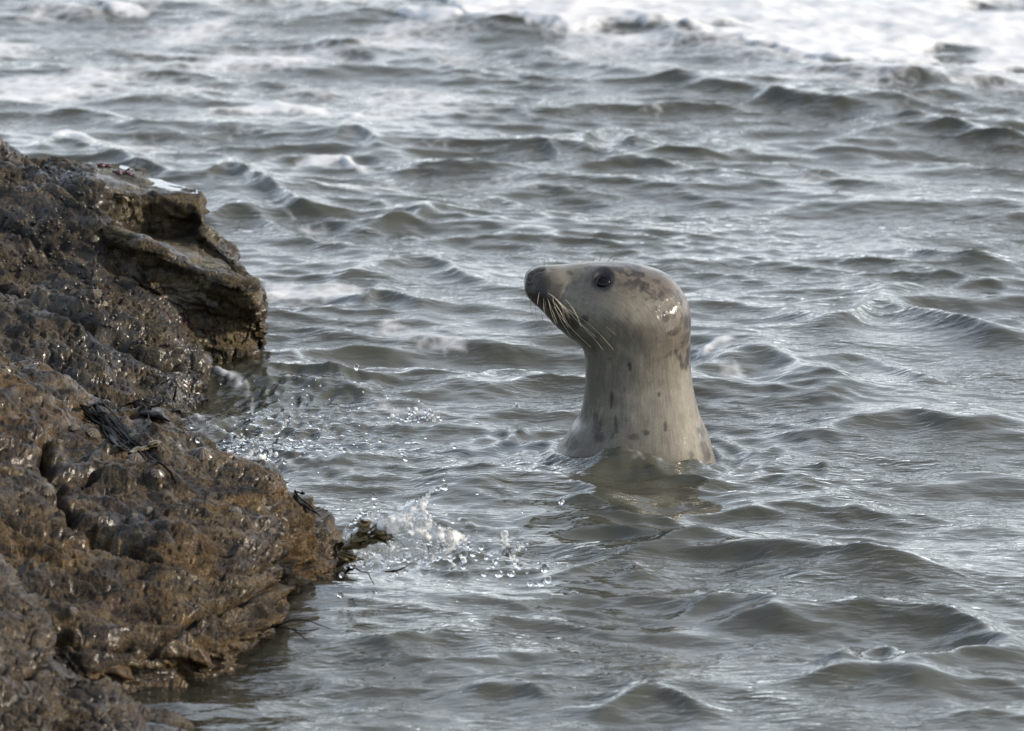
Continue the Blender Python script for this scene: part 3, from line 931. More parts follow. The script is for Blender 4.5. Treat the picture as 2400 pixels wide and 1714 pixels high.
# brown crown and nape
dors = sstep(0.15, 0.9, ct)[None, :] * np.ones_like(qx)
crown = pdist([(1440, 612), (1530, 628), (1590, 668), (1612, 720), (1616, 790)])
cm = sstep(88, 8, crown + 34 * n1)
lay(0.62 * cm, C3(.040, .029, .022))
blot = sstep(0.0, 0.30, 0.5 * n3 + 0.8 * n1 + 0.3 * n2 + 0.05) * sstep(120, 35, crown)
lay(0.88 * blot, C3(.011, .0075, .006))
SPOTS = [(1602, 800, 15, 30, 0.1), (1590, 765, 9, 22, .3), (1607, 848, 7, 22, 0), (1597, 850, 5, 18, 0), (1560, 745, 9, 14, .4), (1578, 740, 6, 10, 0), (1535, 730, 10, 14, .5),
         (1556, 700, 16, 12, .4), (1570, 690, 20, 10, .8), (1510, 700, 12, 8, 0), (1476, 856, 4, 16, -.2), (1545, 925, 4, 5, 0),
         (1395, 978, 6, 20, -.1), (1400, 1015, 15, 24, .1), (1444, 1000, 5, 22, -.1), (1436, 1020, 5, 12, 0), (1484, 1024, 12, 9, .2), (1512, 1014, 9, 6, .5), (1560, 1000, 4, 14, -.1), (1345, 1045, 16, 10, -.5),
         (1435, 940, 5, 18, 0), (1640, 1010, 8, 20, -.3), (1655, 1060, 12, 26, -.2), (1625, 1080, 8, 20, -.2), (1370, 745, 10, 6, .3), (1335, 640, 8, 5, 0), (1462, 672, 8, 10, 0), (1588, 700, 14, 20, .6), (1606, 760, 9, 26, .1), (1575, 720, 8, 16, .5), (1540, 660, 22, 9, .5), (1500, 640, 20, 8, .2)]
sp = np.zeros_like(qx)
for cx, cy, a_, b_, ro in SPOTS:
    sp = np.maximum(sp, gau(cx, cy, a_, b_, ro))
lay(0.80 * sstep(0.15, 0.70, sp * (1 + 0.9 * n1 + 0.5 * n2) + 0.25 * n1), C3(.013, .009, .0065))
# dark muzzle and pads, darker jaw
muz = sstep(84, 20, np.hypot((qx - 1236) * 0.85, qy - 668) + 14 * n1)
lay(0.96 * muz, C3(.007, .007, .007))
pad = gau(1284, 690, 52, 34, 0.65)
lay(0.85 * sstep(0.15, 0.75, pad + 0.35 * n1), C3(.010, .0095, .009))
jaw = np.exp(-(pdist([(1245, 708), (1285, 738), (1330, 760)]) / 25) ** 2)
lay(0.92 * jaw, C3(.026, .021, .015))
lay(0.8 * np.exp(-(md / 4.5) ** 2) * sidew, C3(.016, .013, .011))
lay(0.9 * np.exp(-(pdist(NOSTRIL) / 4.0) ** 2), C3(.012, .012, .012))
padspots = sstep(0.30, 0.6, fbm(pw * 130 + 60, 2).reshape(qx.shape)) * pad
lay(0.7 * padspots, C3(.015, .014, .014))
lay(0.70 * gau(1420, 664, 44, 34, .2) * sidew, C3(.040, .037, .033))
lay(0.95 * sstep(31, 22, er + 3 * n1) * sidew, C3(.008, .008, .008))
lay(0.6 * gau(1395, 640, 20, 12, -.4) * sidew, C3(.035, .033, .031))
lay(0.7 * np.exp(-(ear / 9) ** 2) * sidew, C3(.03, .028, .026))
lay(0.5 * gau(1320, 640, 16, 12) * sidew, C3(.13, .12, .10))
low = sstep(960, 1060, qy)                                  # dappled chest
lay(0.55 * low * sstep(0.0, 0.4, n3 + 0.5 * n2), C3(.060, .050, .040))
lay(0.35 * sstep(0.05, 0.4, fbm(pw * np.array([60, 60, 22]) + 33, 3).reshape(qx.shape)), C3(.062, .052, .040))
col = np.clip(col, 0.004, 0.8)
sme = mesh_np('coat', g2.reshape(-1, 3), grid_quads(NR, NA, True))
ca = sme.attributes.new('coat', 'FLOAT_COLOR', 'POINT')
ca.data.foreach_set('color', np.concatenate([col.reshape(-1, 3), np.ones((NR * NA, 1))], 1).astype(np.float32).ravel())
uva = sme.attributes.new('lie', 'FLOAT_VECTOR', 'POINT')
arc = np.linspace(0, cum[-1], NR) / 1300
uvv = np.stack(np.broadcast_arrays(arc[:, None], np.cos(th)[None, :] * 0.12, np.sin(th)[None, :] * 0.12), -1)
uva.data.foreach_set('vector', uvv.astype(np.float32).ravel())
# close the nose tip and the hidden lower end
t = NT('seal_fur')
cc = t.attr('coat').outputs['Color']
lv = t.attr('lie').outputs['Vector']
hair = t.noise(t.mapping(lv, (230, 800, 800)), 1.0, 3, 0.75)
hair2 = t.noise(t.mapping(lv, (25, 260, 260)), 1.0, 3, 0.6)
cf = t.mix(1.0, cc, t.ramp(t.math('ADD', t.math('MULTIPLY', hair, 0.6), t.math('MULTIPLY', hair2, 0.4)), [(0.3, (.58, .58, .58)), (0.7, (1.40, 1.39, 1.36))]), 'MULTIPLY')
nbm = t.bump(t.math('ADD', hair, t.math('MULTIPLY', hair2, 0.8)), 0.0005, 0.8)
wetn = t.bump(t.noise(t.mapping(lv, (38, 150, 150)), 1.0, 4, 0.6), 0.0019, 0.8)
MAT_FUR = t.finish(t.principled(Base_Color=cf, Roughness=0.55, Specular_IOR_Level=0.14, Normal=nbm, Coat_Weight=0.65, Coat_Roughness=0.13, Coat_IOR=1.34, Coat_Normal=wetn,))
seal = link('seal', None, None, None, (0.22, 0, 0))
off = np.array([0.22, 0, 0])
def seal_part(name, me, mat, parent=None):
    o = link(name, me, mat, parent or seal)
    if parent is None:
        o.location = -off
    return o
body = seal_part('body', sme, MAT_FUR)
tag(seal, 'wet grey seal holding its spotted head and neck upright out of the water', 'seal')
def on_seal(px, py):
    """nearest point of the camera side of the coat to a photo pixel, with its normal"""
    X_, Y_ = proj(g2)
    m = (g2[..., 1] < 0.01)
    dd = np.where(m, np.hypot(X_ - px, Y_ - py), 1e9)
    k = np.unravel_index(np.argmin(dd), dd.shape)
    return g2[k], nrm[k]
def uv_sphere(c, r, nu=24, nv=16, axes=None):
    u = np.linspace(0, 2 * math.pi, nu, endpoint=False)
    v = np.linspace(0.0, math.pi, nv)
    v[0], v[-1] = 1e-3, math.pi - 1e-3
    g_ = np.stack([np.sin(v)[:, None] * np.cos(u), np.sin(v)[:, None] * np.sin(u), np.cos(v)[:, None] * np.ones_like(u)], -1) * r
    if axes is not None:
        g_ = g_ @ np.asarray(axes)
    return (g_ + c).reshape(-1, 3), grid_quads(nv, nu, True)
t = NT('seal_eye')
MAT_EYE = t.finish(t.principled(Base_Color=t.mix(t.noise(t.geo(), 300, 2), (0.001, 0.001, 0.002, 1), (0.003, 0.003, 0.003, 1)), Roughness=0.04, IOR=1.22))
for sgn in (1, -1):
    ep, en = on_seal(*EYE)
    ep = ep.copy(); en = en.copy()
    ep[1] *= sgn; en[1] *= sgn
    c = ep - en * 0.0105
    v_, f_ = uv_sphere(c, 0.0176, 32, 24)
    eye = seal_part('eye', mesh_np('eye', v_, f_), MAT_EYE)
    # eyelid rim, a thin ring round the eyeball
    a_ = np.cross(en, [0, 0, 1]); a_ /= np.linalg.norm(a_)
    b_ = np.cross(a_, en)
    k = np.linspace(0, 2 * math.pi, 41)
    pts = c + en * 0.0092 + 0.0150 * (np.cos(k)[:, None] * a_ + 0.94 * np.sin(k)[:, None] * b_)
    seal_part('eyelid', mesh_py('eyelid', [tube(pts, 0.0011, 8, 1, False)]), simple_mat('eyelid_skin', (0.006, 0.006, 0.006), 0.45, 0.3, 300, 0.0))
MAT_WH = simple_mat('whisker_pale', (0.42, 0.38, 0.29), 0.35, 0.2, 400)
MAT_WD = simple_mat('whisker_dark', (0.07, 0.055, 0.045), 0.35, 0.2, 400)
def c1(p):
    return [(1180 + x / 4.211, 560 + y / 4.211) for x, y in p]
WHISK = [([(470, 600), (560, 720), (640, 880)], 0), ([(485, 640), (580, 830), (670, 970)], 0), ([(525, 610), (700, 780), (890, 980), (980, 1095)], 0),
         ([(570, 620), (760, 770), (950, 940), (1085, 1095)], 0), ([(600, 560), (750, 660), (900, 770), (1105, 945)], 0), ([(640, 570), (800, 650), (990, 715)], 0),
         ([(570, 710), (650, 860), (860, 1070)], 0), ([(520, 610), (640, 700), (880, 865)], 0), ([(660, 760), (800, 870), (910, 970)], 0), ([(420, 570), (500, 750), (530, 830)], 0),
         ([(400, 560), (430, 760), (460, 860), (500, 935)], 1), ([(350, 600), (390, 800), (430, 870)], 1), ([(350, 520), (340, 600), (335, 650)], 0), ([(390, 580), (400, 700), (412, 740)], 0),
         ([(262, 560), (272, 700), (285, 790)], 1), ([(235, 545), (215, 600), (215, 655)], 1), ([(225, 510), (190, 560), (180, 595)], 1), ([(225, 460), (170, 490), (130, 545)], 1),
         ([(225, 425), (190, 425), (150, 440)], 1), ([(300, 580), (318, 720), (330, 800)], 1), ([(480, 560), (520, 700), (610, 830)], 0), ([(440, 600), (470, 720), (520, 850)], 0)]
for k in range(12):
    x0, y0 = random.uniform(380, 640), random.uniform(520, 640)
    L_ = random.uniform(140, 330)
    a_ = random.uniform(0.75, 1.25)
    WHISK.append(([(x0, y0), (x0 + 0.5 * L_ * math.cos(a_ - .12), y0 + 0.5 * L_ * math.sin(a_ - .12)), (x0 + L_ * math.cos(a_), y0 + L_ * math.sin(a_))], int(k % 3 == 0)))
for pl, dk in WHISK:
    pl = c1(pl)
    n = len(pl)
    r0, nn_ = on_seal(*pl[0])
    pts = [r0 - nn_ * 0.002]
    for i, (x, y) in enumerate(pl[1:], 1):
        pts.append(P(x, y, r0[1] - 0.012 * i - 0.004))
    pts = smooth_path(pts, 14)
    rad = np.linspace(0.00036, 0.00016, 14)
    seal_part('whisker', mesh_py('whisker', [tube(pts, rad, 5)]), MAT_WD if dk else MAT_WH)
for pl in ([(885, 225), (893, 190), (910, 165)], [(950, 220), (965, 170), (985, 135)], [(1030, 225), (1070, 180), (1125, 140)], [(1075, 228), (1110, 195), (1160, 180)], [(404, 262), (406, 230), (410, 200)]):
    pl = c1(pl)
    pts = smooth_path([P(x, y, -0.02) for x, y in pl], 8)
    seal_part('brow_hair', mesh_py('brow_hair', [tube(pts, np.linspace(0.0006, 0.0003, 8), 5)]), MAT_WD)

# ------------------------------------------------------------------ limpets and snails
def frame_of(n):
    n = np.array(n, float)
    n /= np.linalg.norm(n)
    a = np.cross(n, [0.3, 1, 0.1]); a /= np.linalg.norm(a)
    return np.stack([a, np.cross(n, a), n])           # rows: local x, y, z
def limpet_mesh():
    nu, nv = 36, 9
    th = np.linspace(0, 2 * math.pi, nu, endpoint=False)
    V = []
    for j in range(nv):
        s = 1 - j / (nv - 1) * 0.97
        rib = 1 + 0.085 * np.cos(12 * th + 0.4 * np.sin(3 * th)) * s ** 0.6
        h = 0.74 * (1 - s) ** 0.88 + 0.05 * (1 - s)
        V.append(np.stack([s * rib * np.cos(th) * 1.0 + 0.06 * (1 - s), s * rib * np.sin(th) * 0.88, np.full(nu, h - 0.06)], 1))
    return np.concatenate(V), grid_quads(nv, nu, True)
LV, LF = limpet_mesh()
t = NT('limpet_shell')
p = t.objco()
at = t.add('ShaderNodeSeparateXYZ'); t.l.new(p, at.inputs[0])
ang = t.math('ARCTAN2', at.outputs['Y'], at.outputs['X'])
strp = t.math('SINE', t.math('MULTIPLY_ADD', ang, 12.0, t.math('MULTIPLY', t.noise(p, 3, 3), 5.0)))
cS = t.mix(t.step(strp, -0.3, 0.7), (0.040, 0.028, 0.018, 1), (0.25, 0.19, 0.125, 1))
cS = t.mix(t.step(t.noise(p, 3.5, 4), 0.5, 0.7), cS, (0.12, 0.10, 0.055, 1))
MAT_LIM = t.finish(t.principled(Base_Color=cS, Roughness=0.55, Normal=t.bump(t.noise(p, 9, 4), 0.06), Coat_Weight=0.3, Coat_Roughness=0.2))
LIMPETS = [(475, 1061, 46, 'pale ribbed limpet on the outer edge of the front rock beside the splash'),
           (317, 1076, 44, 'large pinkish limpet on the front rock just below the black seaweed'),
           (369, 1107, 31, 'small limpet right of the large pinkish one, beside the seaweed tail'),
           (218, 1012, 34, 'ribbed limpet tucked under the left end of the black seaweed'),
           (174, 1000, 28, 'dull limpet left of the seaweed clump, first of the row'),
           (110, 1143, 34, 'grey limpet below the level joint near the vertical crack'),
           (59, 1146, 22, 'small white-topped limpet left of the grey one below the joint'),
           (139, 1032, 20, 'small dark limpet on the flat panel right of the vertical crack top'),
           (13, 862, 26, 'limpet at the left picture edge on the front rock crest'),
           (349, 1194, 26, 'flat brown limpet in the middle of the front rock face'),
           (314, 1206, 22, 'small flat limpet just left of the mid-face limpet'),
           (552, 1196, 30, 'limpet below the top edge near the right end of front rock'),
           (635, 1243, 26, 'limpet nearest the right tip of the front rock'),
           (170, 1430, 30, 'limpet on the lower left of the front rock above the low ledge'),
           (224, 686, 40, 'pointed grey limpet in the middle of the snail-dotted slope'),
           (279, 588, 34, 'ribbed limpet at the upper right rim of the snail-dotted slope'),
           (222, 556, 26, 'rosy limpet near the notch below the upper block')]
lim_me = mesh_np('limpet', LV, LF)
for x, y, w_, lb in LIMPETS:
    hh = hit(x, y + 6)
    if hh is None:
        continue
    hh = (hh[0] + hh[1] * (w_ / 1300 * 0.12), hh[1])
    fr_ = frame_of((0.55 * np.array(hh[1]) + 0.45 * np.array([0.05, -0.35, 0.95])))
    o = link('limpet', lim_me, MAT_LIM)
    s = w_ / 1300 * 0.5
    from mathutils import Matrix
    M = Matrix.Identity(4)
    rz = random.random() * 6
    c_, s_ = math.cos(rz), math.sin(rz)
    ax_ = fr_[0] * c_ + fr_[1] * s_
    ay_ = -fr_[0] * s_ + fr_[1] * c_
    for i in range(3):
        M[i][0], M[i][1], M[i][2], M[i][3] = ax_[i] * s, ay_[i] * s, fr_[2][i] * s * random.uniform(0.9, 1.15), hh[0][i]
    o.matrix_world = M
    tag(o, lb, 'limpet', 'limpets clinging to the rocks')
# periwinkles: a short coiled shell
def snail_mesh():
    n = 46
    k = np.linspace(0, 1, n)
    an = k * 2 * math.pi * 2.6
    rad = 0.55 * (1 - k) ** 1.0 + 0.02
    ctr = np.stack([np.cos(an) * rad * 0.75, np.sin(an) * rad * 0.75, 0.15 + 0.95 * k ** 0.9], 1)
    return tube(ctr, rad * 0.85 + 0.03, 8)
sv, sf = snail_mesh()
sn_me = mesh_py('sea_snail', [(sv, sf)])
MAT_SN = simple_mat('snail_shell', (0.014, 0.011, 0.008), 0.32, 0.7, 70, 0.3)
sn_me.materials.append(MAT_SN)
import itertools
def inside(x, y, poly):
    c = False
    for (x1, y1), (x2, y2) in zip(poly, poly[1:] + poly[:1]):
        if (y1 > y) != (y2 > y) and x < (x2 - x1) * (y - y1) / (y2 - y1) + x1:
            c = not c
    return c
SLOPE = [(0, 470), (110, 480), (220, 560), (330, 660), (400, 740), (430, 800), (300, 830), (180, 800), (60, 740), (0, 700)]
UPPER = [(0, 345), (120, 385), (210, 410), (225, 500), (120, 470), (0, 440)]
spots = [(60, 505), (72, 498), (40, 520), (52, 527), (80, 522), (118, 515), (137, 533), (133, 498), (62, 552), (96, 542), (95, 570), (15, 508), (192, 622), (155, 622), (185, 640), (230, 592), (283, 700), (256, 688), (305, 650), (232, 708), (226, 676)]
while len(spots) < 150:
    if random.random() < 0.8:
        x, y = random.uniform(0, 440), random.uniform(460, 840)
        ok = inside(x, y, SLOPE) and random.random() < (1.0 if y < 640 else 0.55)
    else:
        x, y = random.uniform(0, 230), random.uniform(340, 500)
        ok = inside(x, y, UPPER)
    if ok and all(abs(x - a) + abs(y - b) > 11 for a, b in spots):
        spots.append((x, y))
for x, y in spots:
    hh = hit(x, y)
    if hh is None:
        continue
    fr_ = frame_of((0.7 * np.array(hh[1]) + 0.3 * np.array([random.uniform(-.6, .6), random.uniform(-.8, .2), 0.7])))
    s = random.uniform(4.2, 7.2) / 1300
    o = link('sea_snail', sn_me, MAT_SN)
    M = Matrix.Identity(4)
    for i in range(3):
        M[i][0], M[i][1], M[i][2], M[i][3] = fr_[0][i] * s, fr_[1][i] * s, fr_[2][i] * s, hh[0][i] - fr_[2][i] * s * 0.12
    o.matrix_world = M
    if inside(x, y, UPPER):
        tag(o, 'tiny dark sea snail on the upper block at the top left of the slope', 'snail', 'dark snails on the upper block')
    else:
        tag(o, 'tiny dark sea snail stuck to the wet sloping rock below the upper block', 'snail', 'dark snails on the sloping rock')

# ------------------------------------------------------------------ seaweed
MAT_WEED = simple_mat('weed_black', (0.003, 0.0027, 0.0024), 0.4, 0.6, 90, 0.0, 0.0, 0.015)
MAT_OLIVE = simple_mat('weed_olive', (0.045, 0.031, 0.008), 0.35, 0.7, 60, 0.25)
MAT_RED = simple_mat('weed_red', (0.034, 0.013, 0.012), 0.35, 0.5, 60, 0.2)
def weed(name, label, fronds, mat, loc_px, lift=0.006):
    """fronds: (pixel path, radius in mm, flatness, depth or None to lie on the rock, leafy)"""
    h0 = hit(*loc_px)
    base = np.array(h0[0]) if h0 else W(*loc_px)
    root = thing(name, label, 'seaweed', base.tolist())
    for pl, r_mm, flat, dep, leafy in fronds:
        pts = []
        dense = smooth_path(np.array(pl, float), 5 * len(pl))
        lasty = None
        for i, (x, y) in enumerate(dense):
            if dep is None:
                hh = hit(x, y)
                if hh is not None and (lasty is None or abs(hh[0][1] - lasty) < 0.25):
                    q = np.array(hh[0]) + np.array(hh[1]) * lift * random.uniform(0.5, 1.3)
                    lasty = q[1]
                else:
                    q = P(x, y, (lasty if lasty is not None else base[1]) - 0.02)
            else:
                q = P(x, y, dep * YK + 0.01 * math.sin(i))
            pts.append(q)
        pts = np.array(pts)
        k = np.ones(5)
        for a in range(3):
            pad_ = np.pad(pts[:, a], 2, mode='edge')
            pts[:, a] = np.convolve(pad_, k / 5, 'valid')
        n = len(pts)
        s = np.linspace(0, 1, n)
        rad = r_mm / 1000 * (1 - 0.5 * s)
        if leafy:
            rad = r_mm / 1000 * (0.35 + 1.1 * np.sin(np.clip(s * 1.15, 0, 1) * math.pi) ** 0.8 * (0.8 + 0.3 * np.sin(s * 21)))
        me = mesh_py('frond', [tube(pts - base, np.maximum(rad, 0.0004), 7, flat)])
        link('frond', me, mat, root)
    return root
def fan(start, ends, jitter, r, flat=0.35, dep=None, leafy=False):
    out = []
    for e in ends:
        mid = [((start[0] * (1 - k) + e[0] * k) + random.uniform(-jitter, jitter), (start[1] * (1 - k) + e[1] * k) + random.uniform(-jitter, jitter)) for k in (0.33, 0.66)]
        out.append(([start] + mid + [e], r * random.uniform(0.7, 1.3), flat, dep, leafy))
    return out
fr1 = [([(188, 965), (215, 950), (245, 985), (270, 1030), (300, 1060)], 4, .4, None, True), ([(190, 975), (220, 990), (250, 1010), (280, 1045)], 4.5, .4, None, True),
       ([(205, 955), (235, 950), (250, 965)], 4, .4, None, True), ([(215, 950), (262, 990), (300, 1030), (330, 1060), (365, 1085), (400, 1110), (415, 1140)], 2.6, .6, None, False),
       ([(230, 965), (280, 1000), (320, 1040), (350, 1075), (390, 1105), (410, 1130)], 2.2, .6, None, False), ([(240, 985), (262, 1000), (290, 1015), (325, 1058), (340, 1078)], 2.0, .6, None, False),
       ([(280, 965), (300, 945), (330, 955), (340, 985), (335, 1010), (342, 1035)], 1.5, .8, None, False), ([(275, 970), (295, 948), (320, 945), (348, 965), (352, 1000), (340, 1020)], 1.5, .8, None, False),
       ([(240, 945), (225, 962), (250, 990)], 1.6, .8, None, False), ([(355, 965), (370, 950), (388, 938)], 1.6, .8, None, False), ([(225, 945), (262, 968), (300, 1012), (312, 1040)], 2.0, .7, None, False),
       ([(250, 1000), (262, 1030), (285, 1060), (305, 1058)], 3.5, .4, None, True), ([(300, 950), (330, 942), (352, 946)], 3.0, .4, None, True)]
fr1 += fan((205, 960), [(275, 1035), (300, 1050), (318, 1066), (262, 1040), (250, 1022), (288, 1058), (240, 1000)], 16, 2.2, 0.6)
fr1 += fan((230, 975), [(290, 1030), (330, 1070), (350, 1092), (372, 1100), (305, 1045), (262, 1012)], 14, 1.8, 0.7)
fr1 += fan((190, 955), [(232, 985), (215, 1000), (248, 960), (228, 950)], 10, 2.4, 0.6)
weed('seaweed', 'tangled black seaweed clump trailing down the front rock', fr1, MAT_WEED, (230, 985))
fr2 = [([(330, 958), (345, 975), (372, 982), (398, 995)], 8, .4, None, True), ([(318, 955), (345, 962), (380, 985)], 6, .4, None, True), ([(345, 965), (362, 955), (378, 945)], 2, .7, None, False)]
weed('seaweed', 'short dark seaweed tuft on the crest right of the tangled clump', fr2, MAT_WEED, (350, 975))
fr3 = [([(690, 1148), (700, 1165), (722, 1182), (738, 1198), (752, 1212)], 2.2, .6, -.82, False), ([(688, 1158), (702, 1180), (725, 1192), (745, 1206)], 5, .3, -.83, True), ([(694, 1152), (712, 1158), (706, 1150)], 3, .4, -.82, True)]
weed('seaweed', 'thin dark strand hanging off the upper right edge of front rock', fr3, MAT_WEED, (694, 1170))
fr4 = [([(800, 1290), (825, 1268), (845, 1258), (855, 1235), (862, 1222)], 13, .35, -1.03, True), ([(800, 1292), (830, 1272), (870, 1252), (905, 1250), (925, 1240)], 3.2, .6, -1.03, False),
       ([(870, 1250), (895, 1240), (925, 1238)], 13, .35, -1.03, True), ([(880, 1252), (905, 1255), (922, 1268)], 12, .35, -1.03, True), ([(845, 1255), (852, 1232), (868, 1225)], 12, .35, -1.03, True),
       ([(790, 1300), (815, 1285), (850, 1262)], 4.0, .6, -1.03, False), ([(900, 1250), (930, 1262), (950, 1285)], 1.6, .7, -1.03, False), ([(850, 1300), (890, 1290), (925, 1302)], 6, .3, -.90, True)]
fr4 += [([(805, 1288), (835, 1262), (852, 1228), (850, 1218)], 10, .35, -1.03, True), ([(815, 1285), (850, 1268), (885, 1262), (910, 1275)], 10, .3, -1.03, True), ([(795, 1296), (812, 1310), (835, 1318)], 9, .35, -1.03, True), ([(870, 1250), (892, 1238), (905, 1228)], 10, .35, -1.03, True)]
fr4 += fan((808, 1288), [(862, 1240), (880, 1232), (905, 1262), (848, 1246), (870, 1276), (918, 1252), (890, 1246)], 8, 9, 0.3, -1.03 , True)
fr4 += fan((800, 1292), [(840, 1300), (856, 1312), (828, 1316)], 6, 7, 0.3, -1.03, True)
weed('seaweed', 'olive brown seaweed frond sticking out from the rock tip into the splash', fr4, MAT_OLIVE, (790, 1300))
fr5 = [([(640, 1470), (662, 1462), (690, 1452), (722, 1455), (748, 1465), (774, 1474)], 2.0, .6, -1.27, False), ([(640, 1472), (665, 1470), (695, 1478), (725, 1478), (748, 1474)], 2.0, .6, -1.28, False),
       ([(690, 1478), (705, 1490), (722, 1502)], 1.6, .6, -1.28, False), ([(628, 1474), (645, 1466), (660, 1470)], 4, .4, -1.26, True)]
weed('seaweed', 'forked black weed stem over the water at the lower right rock edge', fr5, MAT_WEED, (640, 1470))
fr6 = [([(312, 652), (330, 668), (345, 678), (352, 682)], 4.5, .4, None, True), ([(350, 682), (375, 676), (400, 678), (424, 684)], 1.5, .8, None, False), ([(352, 684), (395, 706), (430, 722), (438, 745), (441, 768)], 1.6, .8, None, False)]
weed('seaweed', 'wiry dark weed looped across the face of the back ledge', fr6, MAT_WEED, (352, 684))
fr7 = [([(262, 400), (285, 405), (305, 402)], 8, .4, 1.22, True), ([(285, 408), (298, 400), (304, 392)], 4, .4, 1.22, True), ([(290, 408), (308, 408), (318, 414)], 5, .4, 1.22, True), ([(215, 388), (245, 386), (265, 392)], 7, .4, 1.30, True)]
weed('seaweed', 'small red brown seaweed tuft on the back edge of the ledge', fr7, MAT_RED, (290, 412))
fr8 = [([(815, 1335), (830, 1330), (845, 1340), (862, 1342), (868, 1355), (878, 1372)], 1.8, .7, -.98, False), ([(812, 1342), (822, 1330), (832, 1325)], 6, .35, -.98, True), ([(900, 1340), (930, 1338), (958, 1325)], 2.6, .4, -1.0, True)]
weed('seaweed', 'loose dark weed scraps in the water below the splash', fr8, MAT_WEED, (815, 1340))
fr9 = [([(300, 1066), (335, 1056), (372, 1048)], 7, .3, None, True), ([(345, 1050), (360, 1040), (378, 1042)], 6, .3, None, True)]
weed('seaweed', 'flat brown weed blade right of the large pinkish limpet', fr9, MAT_OLIVE, (358, 1052))

# ------------------------------------------------------------------ splashes and drops
t = NT('splash_water')
lw = t.noise(t.geo(), 70, 3, 0.6)
glass_ = (t.principled(Base_Color=(0.97, 0.98, 0.98, 1), Roughness=0.03, IOR=1.333, Transmission_Weight=1.0, Normal=t.bump(lw, 0.004, 0.8)))
ms = t.add('ShaderNodeMixShader')
air = t.add('ShaderNodeBsdfTranslucent')
air.inputs['Color'].default_value = (0.8, 0.8, 0.8, 1)
air2 = t.add('ShaderNodeBsdfDiffuse')
air2.inputs['Color'].default_value = (0.75, 0.75, 0.75, 1)
half_ = t.add('ShaderNodeMixShader')
t.l.new(air.outputs[0], half_.inputs[1])
t.l.new(air2.outputs[0], half_.inputs[2])
t.set(ms.inputs[0], t.math('MULTIPLY', t.step(t.noise(t.geo(), 38, 4, 0.65), 0.45, 0.65), 0.75))
t.l.new(glass_, ms.inputs[1])
t.l.new(half_.outputs[0], ms.inputs[2])
MAT_SPL = t.finish(ms.outputs[0])
t = NT('drop_water')
MAT_DROP = t.finish(t.principled(Base_Color=(0.98, 0.98, 0.98, 1), Roughness=0.02, IOR=1.333, Transmission_Weight=1.0, Normal=t.bump(t.noise(t.geo(), 150, 2), 0.0006, 0.5)))
def blob(c, r, seed, squash=1.0, axis_=(0, 0, 1), nu=12, nv=8):
    v, f = uv_sphere(np.zeros(3), r, nu, nv)
    v *= (1 + 0.22 * perlin(v / r * 1.1 + seed * 7.1))[:, None]
    a = np.array(axis_, float); a /= np.linalg.norm(a)
    v = v + np.outer(v @ a, a) * (squash - 1)
    return v + c, f
def strand(pts_px, dep, r, seed, beads=True):
    pts = smooth_path([P(x, y, dep + 0.006 * math.sin(2.1 * i + seed)) for i, (x, y) in enumerate(pts_px)], 8 * len(pts_px))
    n = len(pts)
    s = np.arange(n)
    rad = 1.25 * r * (0.75 + 0.35 * np.sin(s * 0.9 + seed) + 0.25 * np.sin(s * 2.3 + 2 * seed))
    rad[-2:] *= 1.25
    return tube(pts, np.maximum(rad, 0.0009), 8)
def sheet(outline_px, dep, bulge, seed, thick=0.0022, step=5, holes=0.42):
    """ragged film of water: a gridded patch inside an outline, with holes, bulging towards the camera"""
    xs = [p[0] for p in outline_px]; ys = [p[1] for p in outline_px]
    gx = np.arange(min(xs), max(xs) + step, step); gy = np.arange(min(ys), max(ys) + step, step)
    cx, cy = (min(xs) + max(xs)) / 2, (min(ys) + max(ys)) / 2
    idx = {}
    V, N, Fc = [], [], []
    def pt(i, j):
        if (i, j) not in idx:
            x, y = gx[i], gy[j]
            q = P(x, y, dep).reshape(1, 3)
            nz = float(fbm(q * 16 + seed, 3)[0])
            u = ((x - cx) / (max(xs) - cx)) ** 2 + ((y - cy) / (max(ys) - cy)) ** 2
            y3 = dep - bulge * max(0, 1 - u) + 0.035 * nz + 0.010 * float(fbm(q * 60 + seed, 2)[0])
            idx[(i, j)] = len(V)
            V.append(P(x + 3 * nz, y + 3 * nz, y3))
        return idx[(i, j)]
    for i in range(len(gx) - 1):
        for j in range(len(gy) - 1):
            x, y = gx[i] + step / 2, gy[j] + step / 2
            jx = 9 * float(perlin(np.array([[x * .05, y * .05, seed]]))[0])
            if not inside(x + jx, y + jx * 0.7, outline_px):
                continue
            if float(fbm(np.array([[x * .030, y * .030, seed + 5.0]]), 2)[0]) > holes:
                continue
            Fc.append([pt(i, j), pt(i, j + 1), pt(i + 1, j + 1), pt(i + 1, j)])
    return np.array(V), Fc, thick
def splash(name, label, sheets, strands, blobs, loc):
    root = thing(name, label, 'splash', loc)
    b0 = np.array(loc)
    for sh in sheets:
        V, Fc, th_ = sheet(*sh)
        me = mesh_py('water_sheet', [(V - b0, Fc)])
        o = link('water_sheet', me, MAT_SPL, root)
        m = o.modifiers.new('thickness', 'SOLIDIFY'); m.thickness = th_; m.offset = 0
        m = o.modifiers.new('round', 'SUBSURF'); m.levels = 1; m.render_levels = 1
    for k, (pl, dep, r) in enumerate(strands):
        v, f_ = strand(pl, dep, r, k * 1.7)
        link('water_strand', mesh_py('water_strand', [(v - b0, f_)]), MAT_SPL, root)
    for k, (x, y, r, dep) in enumerate(blobs):
        v, f_ = blob(P(x, y, dep) - b0, r / 1300, k, random.uniform(0.8, 1.4), (random.uniform(-1, 1), 0, 1))
        link('water_blob', mesh_np('water_blob', v, f_), MAT_SPL if k % 2 else MAT_DROP, root)
    return root
D1 = -0.98 * YK
